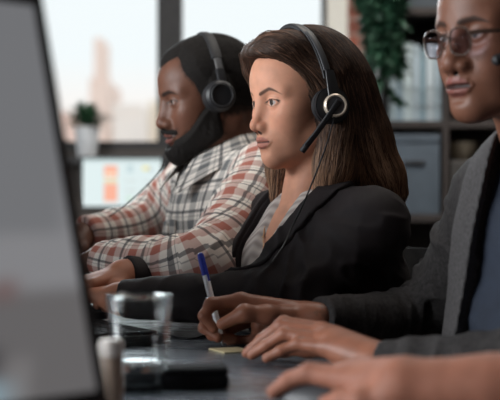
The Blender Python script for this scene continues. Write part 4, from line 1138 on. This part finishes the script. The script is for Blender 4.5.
c = on_desk(166, 391); c[2] = DESK
e = empty('hard_case', c, 'black rounded case lying on the desk behind the drinking glass', 'case')
A2 = [unit(V3(1, .10, 0)), unit(V3(-.10, 1, 0)), UP]
MB().box(c+UP*.009+A2[1]*.03, (.150, .062, .018), A2, .007).build('case_bottom', MAT['case'], e)
MB().box(c+UP*.0215+A2[1]*.03, (.149, .061, .009), A2, .004).build('case_lid', MAT['case'], e)
# keyboard under the woman's hands
def keyboard(c, A, label, nk=14):
    e = empty('keyboard', c, label, 'keyboard')
    MB().box(c+UP*.009, (.145, .44, .016), A, .004).build('keyboard_base', MAT['case'], e)
    for i in range(5):
        for j in range(nk):
            MB().box(c+A[0]*(i-2)*.0265+A[1]*(j-(nk-1)/2)*.0300+UP*.0195, (.0225, .026, .006), A, .002).build('key', MAT['case'], e)
kc = at(70, 300, 2.32); kc[2] = DESK
keyboard(kc, [BW.R[0], BW.R[1], UP], "black keyboard under the hands of the woman in the blazer")
kc = at(40, 270, 2.80); kc[2] = DESK
keyboard(kc, [BM.R[0], BM.R[1], UP], "black keyboard under the hands of the bearded man")
# cable lying on the desk
MB().tube(spline([on_desk(150, 331)+UP*.002, on_desk(168, 337)+UP*.002, on_desk(190, 340)+UP*.002, on_desk(206, 336)+UP*.002, on_desk(214, 328)+UP*.002, on_desk(200, 322)+UP*.002], 50), .0018, 8).build('desk_cable', MAT['black'], label='thin black cable lying on the desk left of the writing hand', cat='cable')
# mouse
c = on_desk(325, 409)
e = empty('computer_mouse', c, 'dark computer mouse under the bare hand nearest the camera', 'computer mouse')
f = Field(Frame(c, unit(V3(-1, .55, 0)), unit(V3(-.55, -1, 0)), UP)); f.ell((0, 0, .006), (.058, .031, .026), k=.004); f.cyl((0, 0, -.05), (0, 0, .001), .2, k=.002)
v, q = sdf_mesh(f, c-V3(.08, .08, .01), c+V3(.08, .08, .05), .002); link_mesh('mouse_body', v, q, MAT['dgrey'], e)
MB().lathe(c+unit(V3(-1, .55, 0))*.030+UP*.022-unit(V3(-.55, -1, 0))*.004, unit(V3(-.55, -1, 0)), [(0, 0), (.009, .0), (.010, .001), (.010, .007), (.009, .008), (0, .008)], 24).build('scroll_wheel', MAT['metal'], e)

# ---------- monitors
def monitor(name, c, n, w, h_, tilt, label, screen_mat, bezel=.018, stand=True, group=None, thick=.03, foot=DESK):
    """c: centre of the lower edge of the front, n: horizontal facing direction"""
    n = unit(n); s_ = unit(np.cross(UP, n)); t = math.radians(tilt); N = n*math.cos(t)+UP*math.sin(t); U = UP*math.cos(t)-n*math.sin(t)
    base = c-n*.11; e = empty(name, (base[0], base[1], foot), label, 'monitor')
    A = [s_, U, N]; C = c+U*h_/2
    MB().box(C-N*thick/2, (w, h_, thick), A, .005).build('housing', MAT['black'], e)
    MB().box(C+N*.0008, (w-2*bezel, h_-2*bezel, .002), A).build('screen', screen_mat, e, smooth=False)
    if stand:
        b_ = V3(base[0], base[1], foot)
        MB().box(b_+UP*.006, (.24, .18, .012), [s_, n, UP], .005).build('stand_base', MAT['dgrey'], e)
        top = C-N*thick; MB().strap([b_+UP*.012-n*.03, (b_+top)/2-n*.04, top-N*.005], s_, .05, .022).build('stand_neck', MAT['dgrey'], e)
    return e
def screen_material(name, base, blocks, strength=1.0, rough=.25, edge=.004):
    """blocks in screen UV metres: (u0,u1,v0,v1,colour) from the centre, evaluated with object coords of the local axes"""
    m, nt, b = new_mat(name); tcn = nt.nodes.new('ShaderNodeTexCoord'); sp = nt.nodes.new('ShaderNodeSeparateXYZ'); nt.links.new(tcn.outputs['Generated'], sp.inputs[0])
    def M(op, a, c_):
        n_ = nt.nodes.new('ShaderNodeMath'); n_.operation = op
        for i, v in enumerate((a, c_)):
            if isinstance(v, (int, float)): n_.inputs[i].default_value = v
            else: nt.links.new(v, n_.inputs[i])
        return n_.outputs[0]
    col = None
    def rgb(c_):
        n_ = nt.nodes.new('ShaderNodeRGB'); n_.outputs[0].default_value = (*c_, 1); return n_.outputs[0]
    col = rgb(base)
    U, W = sp.outputs['X'], sp.outputs['Z']
    for (u0, u1, v0, v1, c_) in blocks:
        def soft(src, lo, hi):
            n1 = nt.nodes.new('ShaderNodeMapRange'); n1.interpolation_type = 'SMOOTHSTEP'; nt.links.new(src, n1.inputs[0]); n1.inputs[1].default_value = lo-edge; n1.inputs[2].default_value = lo+edge
            n2 = nt.nodes.new('ShaderNodeMapRange'); n2.interpolation_type = 'SMOOTHSTEP'; nt.links.new(src, n2.inputs[0]); n2.inputs[1].default_value = hi-edge; n2.inputs[2].default_value = hi+edge
            return M('SUBTRACT', n1.outputs[0], n2.outputs[0])
        k = M('MULTIPLY', soft(U, u0, u1), soft(W, v0, v1))
        mx = nt.nodes.new('ShaderNodeMixRGB'); nt.links.new(k, mx.inputs[0]); nt.links.new(col, mx.inputs[1]); nt.links.new(rgb(c_), mx.inputs[2]); col = mx.outputs[0]
    b.inputs['Base Color'].default_value = (.01, .01, .012, 1); b.inputs['Roughness'].default_value = rough
    nt.links.new(col, b.inputs['Emission Color']); b.inputs['Emission Strength'].default_value = strength
    return m
# background monitor with a page of orange and green blocks
sm_b = screen_material('screen_page', (.66, .76, .76), [
    (.0, 1, .94, 1, (.45, .55, .55)), (.27, .44, .60, .86, (.85, .42, .30)), (.29, .42, .64, .70, (.9, .7, .5)), (.27, .44, .10, .48, (.85, .40, .28)), (.27, .44, .50, .56, (.75, .65, .35)), (.56, .64, .70, .88, (.50, .62, .64)),
    (.76, .84, .76, .84, (.80, .70, .25)), (.84, .88, .74, .80, (.35, .40, .45)), (.54, .68, .32, .36, (.55, .60, .58)), (.54, .68, .52, .55, (.55, .60, .58)), (.76, .92, .50, .53, (.55, .60, .6)), (.56, .62, .14, .20, (.45, .65, .45)), (.76, .80, .3, .36, (.4, .6, .45))], 1.0)
bc = at(122, 209, 6.3)
monitor('computer_monitor', bc, (0, -1, 0), 84/FPX*6.3, 53/FPX*6.3, 3, 'distant monitor showing a white page with orange blocks, below the window', sm_b, bezel=.012)
boxo_e = empty('office_desk', (-.75, 6.35, 0), 'desk by the window that carries the distant monitor', 'desk')
boxo('tabletop', (-1.9, 6.0, DESK-.03), (.3, 6.72, DESK), MAT['desk'], boxo_e, bevel=.004)
for xx in (-1.82, .22):
    for yy in (6.06, 6.64): boxo('leg', (xx-.025, yy-.025, 0), (xx+.025, yy+.025, DESK-.03), MAT['black'], boxo_e)

# foreground monitor: dull grey screen, the reflections in it painted as soft blocks
sm_f = screen_material('screen_grey_reflections', (.20, .20, .21), [
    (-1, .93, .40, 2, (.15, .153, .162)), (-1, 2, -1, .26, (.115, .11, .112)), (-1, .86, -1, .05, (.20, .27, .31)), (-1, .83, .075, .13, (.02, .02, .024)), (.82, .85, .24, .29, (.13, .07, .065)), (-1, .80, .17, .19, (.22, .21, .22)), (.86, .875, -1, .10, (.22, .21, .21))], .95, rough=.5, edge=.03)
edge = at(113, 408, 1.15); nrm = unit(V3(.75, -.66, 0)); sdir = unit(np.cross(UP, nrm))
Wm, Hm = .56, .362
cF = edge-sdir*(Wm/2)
monitor('computer_monitor', cF, nrm, Wm, Hm, 14, 'large monitor in the left foreground, nearest the camera, its grey screen painted with reflections', sm_f, bezel=.016)
# monitors of the woman, the left man (beyond the frame, behind the near one)
sm_o = screen_material('screen_pale_page', (.35, .38, .42), [(.1, .9, .8, .9, (.2, .25, .35))], .6)
for H_, B_, lab in ((HW, BW, 'monitor facing the woman in the blazer'), (HM, BM, 'monitor facing the bearded man')):
    c_ = H_.o+B_.d((.56, 0, 0)); c_[2] = DESK+.10
    monitor('computer_monitor', c_, -B_.R[0], .50, .29, 6, lab, sm_o, bezel=.01)
# ---------- potted plant on the window sill
def leaf(mb, p, d, up, L, w):
    d = unit(d); s_ = unit(np.cross(d, up)); u = np.cross(s_, d); t = [0, .25, .55, .8, 1.0]; ww = [.12, .8, 1.0, .6, .02]; vs = []
    for a, b_ in zip(t, ww):
        q = np.array(p)+d*L*a+u*(-.25*L*a*a); vs += [q-s_*w*b_/2+u*.05*w, q-u*.06*w, q+s_*w*b_/2+u*.05*w]
    fs = []
    for i in range(4):
        for j in range(2): fs.append((i*3+j, i*3+j+1, (i+1)*3+j+1, (i+1)*3+j))
    mb.add(vs, fs)
MAT['leaf'] = pmat('green_leaf', (.035, .10, .045), .5, noise=.35, nscale=25)
MAT['leaf2'] = pmat('ivy_leaf', (.022, .075, .040), .5, noise=.4, nscale=15)
MAT['pot'] = pmat('white_ceramic', (.80, .81, .82), .5)
pY = WY-.11; pz = Z7(158)-.002; pc = V3((87-250)/FPX*pY, pY, pz)
e = empty('potted_plant', pc, 'small bushy green plant in a white pot on the window sill', 'plant')
MB().lathe(pc, UP, [(0, 0), (.045, 0), (.048, .004), (.060, .125), (.062, .15), (.057, .15), (.054, .13), (0, .13)], 40).build('pot', MAT['pot'], e)
mb = MB()
for i in range(240):
    a = rng.uniform(0, 6.28); el = rng.uniform(.15, 1.5); r = rng.uniform(.0, .05); d_ = V3(math.cos(a)*math.cos(el), math.sin(a)*math.cos(el), math.sin(el))
    leaf(mb, pc+UP*.135+V3(math.cos(a), math.sin(a), 0)*r*.6+UP*rng.uniform(0, .05)+d_*rng.uniform(0, .05), d_, UP, rng.uniform(.04, .075), rng.uniform(.014, .022))
mb.build('foliage', MAT['leaf'], e)

# ---------- shelving unit on the right with binders
SY = 5.2; MAT['shelf'] = pmat('dark_stained_wood_shelf', (.035, .027, .024), .55, noise=.2, nscale=20)
sx0, sx1 = X7(386, SY), X7(640, SY); up1 = X7(443, SY)
e = empty('bookshelf', ((sx0+sx1)/2, SY+.15, 0), 'dark wooden shelving unit with binders behind the man in glasses', 'bookshelf')
zs = [.08, Z7(222, SY)+.0, Z7(128, SY), Z7(128, SY)+.42, Z7(128, SY)+.86]
for z in zs: boxo('shelf_board', (sx0, SY, z), (sx1, SY+.32, z+.028), MAT['shelf'], e, bevel=.002)
for x in (sx0-.0, up1, X7(520, SY), sx1): boxo('upright', (x-.0 if x > sx0 else x-.022, SY-.004, 0), (x+.022 if x > sx0 else x, SY+.324, zs[-1]+.028), MAT['shelf'], e, bevel=.002)
boxo('back_panel', (sx0, SY+.32, .0), (sx1, SY+.328, zs[-1]+.028), MAT['shelf'], e)
bz = Z7(122, SY)+.001; x = X7(389, SY)+.0; cols = [tuple(min(.8, 1.5*v) for v in c_) for c_ in [(.22, .27, .29), (.16, .21, .24), (.27, .32, .33), (.22, .27, .30), (.13, .19, .22), (.25, .29, .31), (.20, .25, .28)]]
names = ['leftmost of the pale binders on the shelf', 'second pale binder from the left on the shelf', 'third pale binder from the left on the shelf', 'middle pale binder on the shelf', 'darker slim binder right of the middle one on the shelf', 'sixth pale binder from the left on the shelf', 'rightmost pale binder next to the shelf upright']
xe = up1-.003; wsum = [.028, .024, .034, .026, .020, .030, .026]; k_ = (xe-x)/sum(wsum)
for i, (cc, w_) in enumerate(zip(cols, wsum)):
    w_ *= k_; hgt = (.290, .283, .296, .288, .270, .292, .285)[i]
    o = empty('ring_binder', (x+w_/2, SY+.13, bz), names[i], 'binder', 'binders on the upper shelf')
    boxo('cover', (x+.001, SY+.02, bz), (x+w_-.001, SY+.27, bz+hgt), pmat('pale_blue_card', cc, .6), o, bevel=.003)
    boxo('spine_label', (x+w_*.2, SY+.0185, bz+hgt*.45), (x+w_*.8, SY+.0205, bz+hgt*.85), pmat('paper_label', tuple(min(1, v*1.5) for v in cc), .8), o)
    MB().lathe((x+w_/2, SY+.0215, bz+hgt*.2), (0, -1, 0), [(.003, 0), (.003, .003), (.006, .003), (.006, 0)], 16).build('finger_ring', MAT['metal'], o)
    x += w_
# storage boxes on the lower shelf
bz2 = zs[1]+.029
for i, (a, b_, cc, hh, lab) in enumerate([(389, 441, (.070, .090, .112), 80/FPX*SY, 'large grey-blue storage box on the lower shelf, left of the upright'), (451, 505, (.05, .045, .04), .20, 'low dark brown box on the lower shelf, right of the upright')]):
    xa, xb = X7(a, SY)+.002, X7(b_, SY)-.003; o = empty('storage_box', ((xa+xb)/2, SY+.15, bz2), lab, 'box')
    m_ = pmat('storage_box_card', cc, .7, noise=.1, nscale=20)
    boxo('box_body', (xa, SY+.01, bz2), (xb, SY+.29, bz2+hh-.03), m_, o, bevel=.003); boxo('lid', (xa-.001, SY+.006, bz2+hh-.03), (xb+.001, SY+.294, bz2+hh), m_, o, bevel=.003)
    boxo('handle_slot', ((xa+xb)/2-.04, SY+.004, bz2+hh*.6), ((xa+xb)/2+.04, SY+.012, bz2+hh*.6+.02), MAT['black'], o, bevel=.002)
xa = X7(452, SY); o = empty('desk_globe_bowl', (X7(466, SY), SY+.12, zs[2]+.029), 'beige round bowl on the shelf behind the chin of the man in glasses', 'bowl'); COL.objects.unlink(o)
bw = V3(X7(466, SY), SY+.12, bz2+.201)
o = empty('bowl', bw, 'beige bowl on the dark brown box, behind the chin of the man in glasses', 'bowl')
MB().lathe(bw, UP, [(0, 0), (.03, 0), (.032, .006), (.055, .03), (.066, .07), (.062, .07), (.05, .032), (.02, .012), (0, .012)], 32).build('bowl_body', pmat('beige_ceramic', (.22, .18, .13), .6), o)
bs = V3(X7(423, SY), SY+.1, zs[2]+.448)
o = empty('storage_box', bs, 'dark blue-grey box on the top shelf above the pale binders', 'box')
boxo('box_body', (X7(403, SY), SY+.01, bs[2]+.001), (up1-.006, SY+.29, bs[2]+.30), pmat('blue_grey_card', (.06, .075, .09), .7), o, bevel=.003)
boxo('lid', (X7(403, SY)-.002, SY+.005, bs[2]+.30), (up1-.004, SY+.294, bs[2]+.33), pmat('blue_grey_card_lid', (.06, .075, .09), .7), o, bevel=.003)

# trailing ivy hanging beside the shelf
hp = V3(X7(374, 4.95), 4.95, 1.62)
tp = V3(X7(380, 5.0), 5.0, 0)
stand_x, stand_y = X7(382, 5.02), 5.02
pe = empty('plant_stand', (stand_x, stand_y, 0), 'tall black plant stand beside the shelving unit', 'plant stand')
MB().lathe((stand_x, stand_y, 0), UP, [(0, 0), (.13, 0), (.13, .015), (0, .015)], 32).build('base', MAT['black'], pe)
MB().tube([(stand_x, stand_y, .015), (stand_x, stand_y, 1.70)], .012).build('pole', MAT['black'], pe)
MB().lathe((stand_x, stand_y, 1.70), UP, [(0, 0), (.11, 0), (.11, .012), (0, .012)], 32).build('tray', MAT['black'], pe)
hp = V3(stand_x, stand_y, 1.713)
e = empty('trailing_plant', hp, 'green trailing plant hanging between the brick wall and the shelving unit', 'plant')
MB().lathe(hp, UP, [(0, 0), (.045, 0), (.06, .14), (.055, .14), (0, .12)], 32).build('pot', pmat('terracotta', (.2, .09, .06), .8), e)
lm = MB(); st = MB()
for k in range(26):
    a = rng.uniform(0, 6.28); r0 = .09; Lh = rng.uniform(.15, .62); p = hp+UP*.14; pts = [p]
    for t in np.linspace(.1, 1, 12):
        w = min(1, t*4); pts.append(hp+V3(math.cos(a)*(r0-.035)*w, math.sin(a)*(r0+.0)*w, .16-max(0, t-.12)*Lh)+rng.normal(size=3)*.010)
    pts = spline(pts, 26); st.tube(pts, .002, 5)
    for p_ in pts[3:]:
        for _ in range(3):
            d_ = rng.normal(size=3)+V3(math.cos(a)*.6, math.sin(a)*.6, -.5); leaf(lm, p_, d_, UP+rng.normal(size=3)*.2, rng.uniform(.035, .06), rng.uniform(.022, .036))
for _ in range(160):
    d_ = unit(rng.normal(size=3)+UP*.8); leaf(lm, hp+UP*.15+d_*rng.uniform(.02, .09), d_, UP+rng.normal(size=3)*.3, rng.uniform(.04, .06), rng.uniform(.025, .036))
st.build('stem', MAT['leaf2'], e); lm.build('foliage', MAT['leaf2'], e)

# unseen ceiling lamps, added as warm fill over desk and shelves
for (cx, cy, w, h_, lab) in ((.4, 2.9, 1.24, .64, 'added flat rectangular ceiling lamp, out of view above the long desk'), (1.0, 4.5, 1.04, .54, 'added flat rectangular ceiling lamp, out of view, brightening the shelving unit')):
    e = empty('added_ceiling_lamp', (cx, cy, RH), lab, 'lamp', None)
    boxo('added_lamp_frame', (cx-w/2, cy-h_/2, RH-.05), (cx+w/2, cy+h_/2, RH), MAT['dgrey'], e)
    boxo('diffuser', (cx-w/2+.02, cy-h_/2+.02, RH-.056), (cx+w/2-.02, cy+h_/2-.02, RH-.05), pmat('added_lamp_diffuser', (.8, .8, .8), .5, emit=(1, .93, .85), estr=1.5), e)
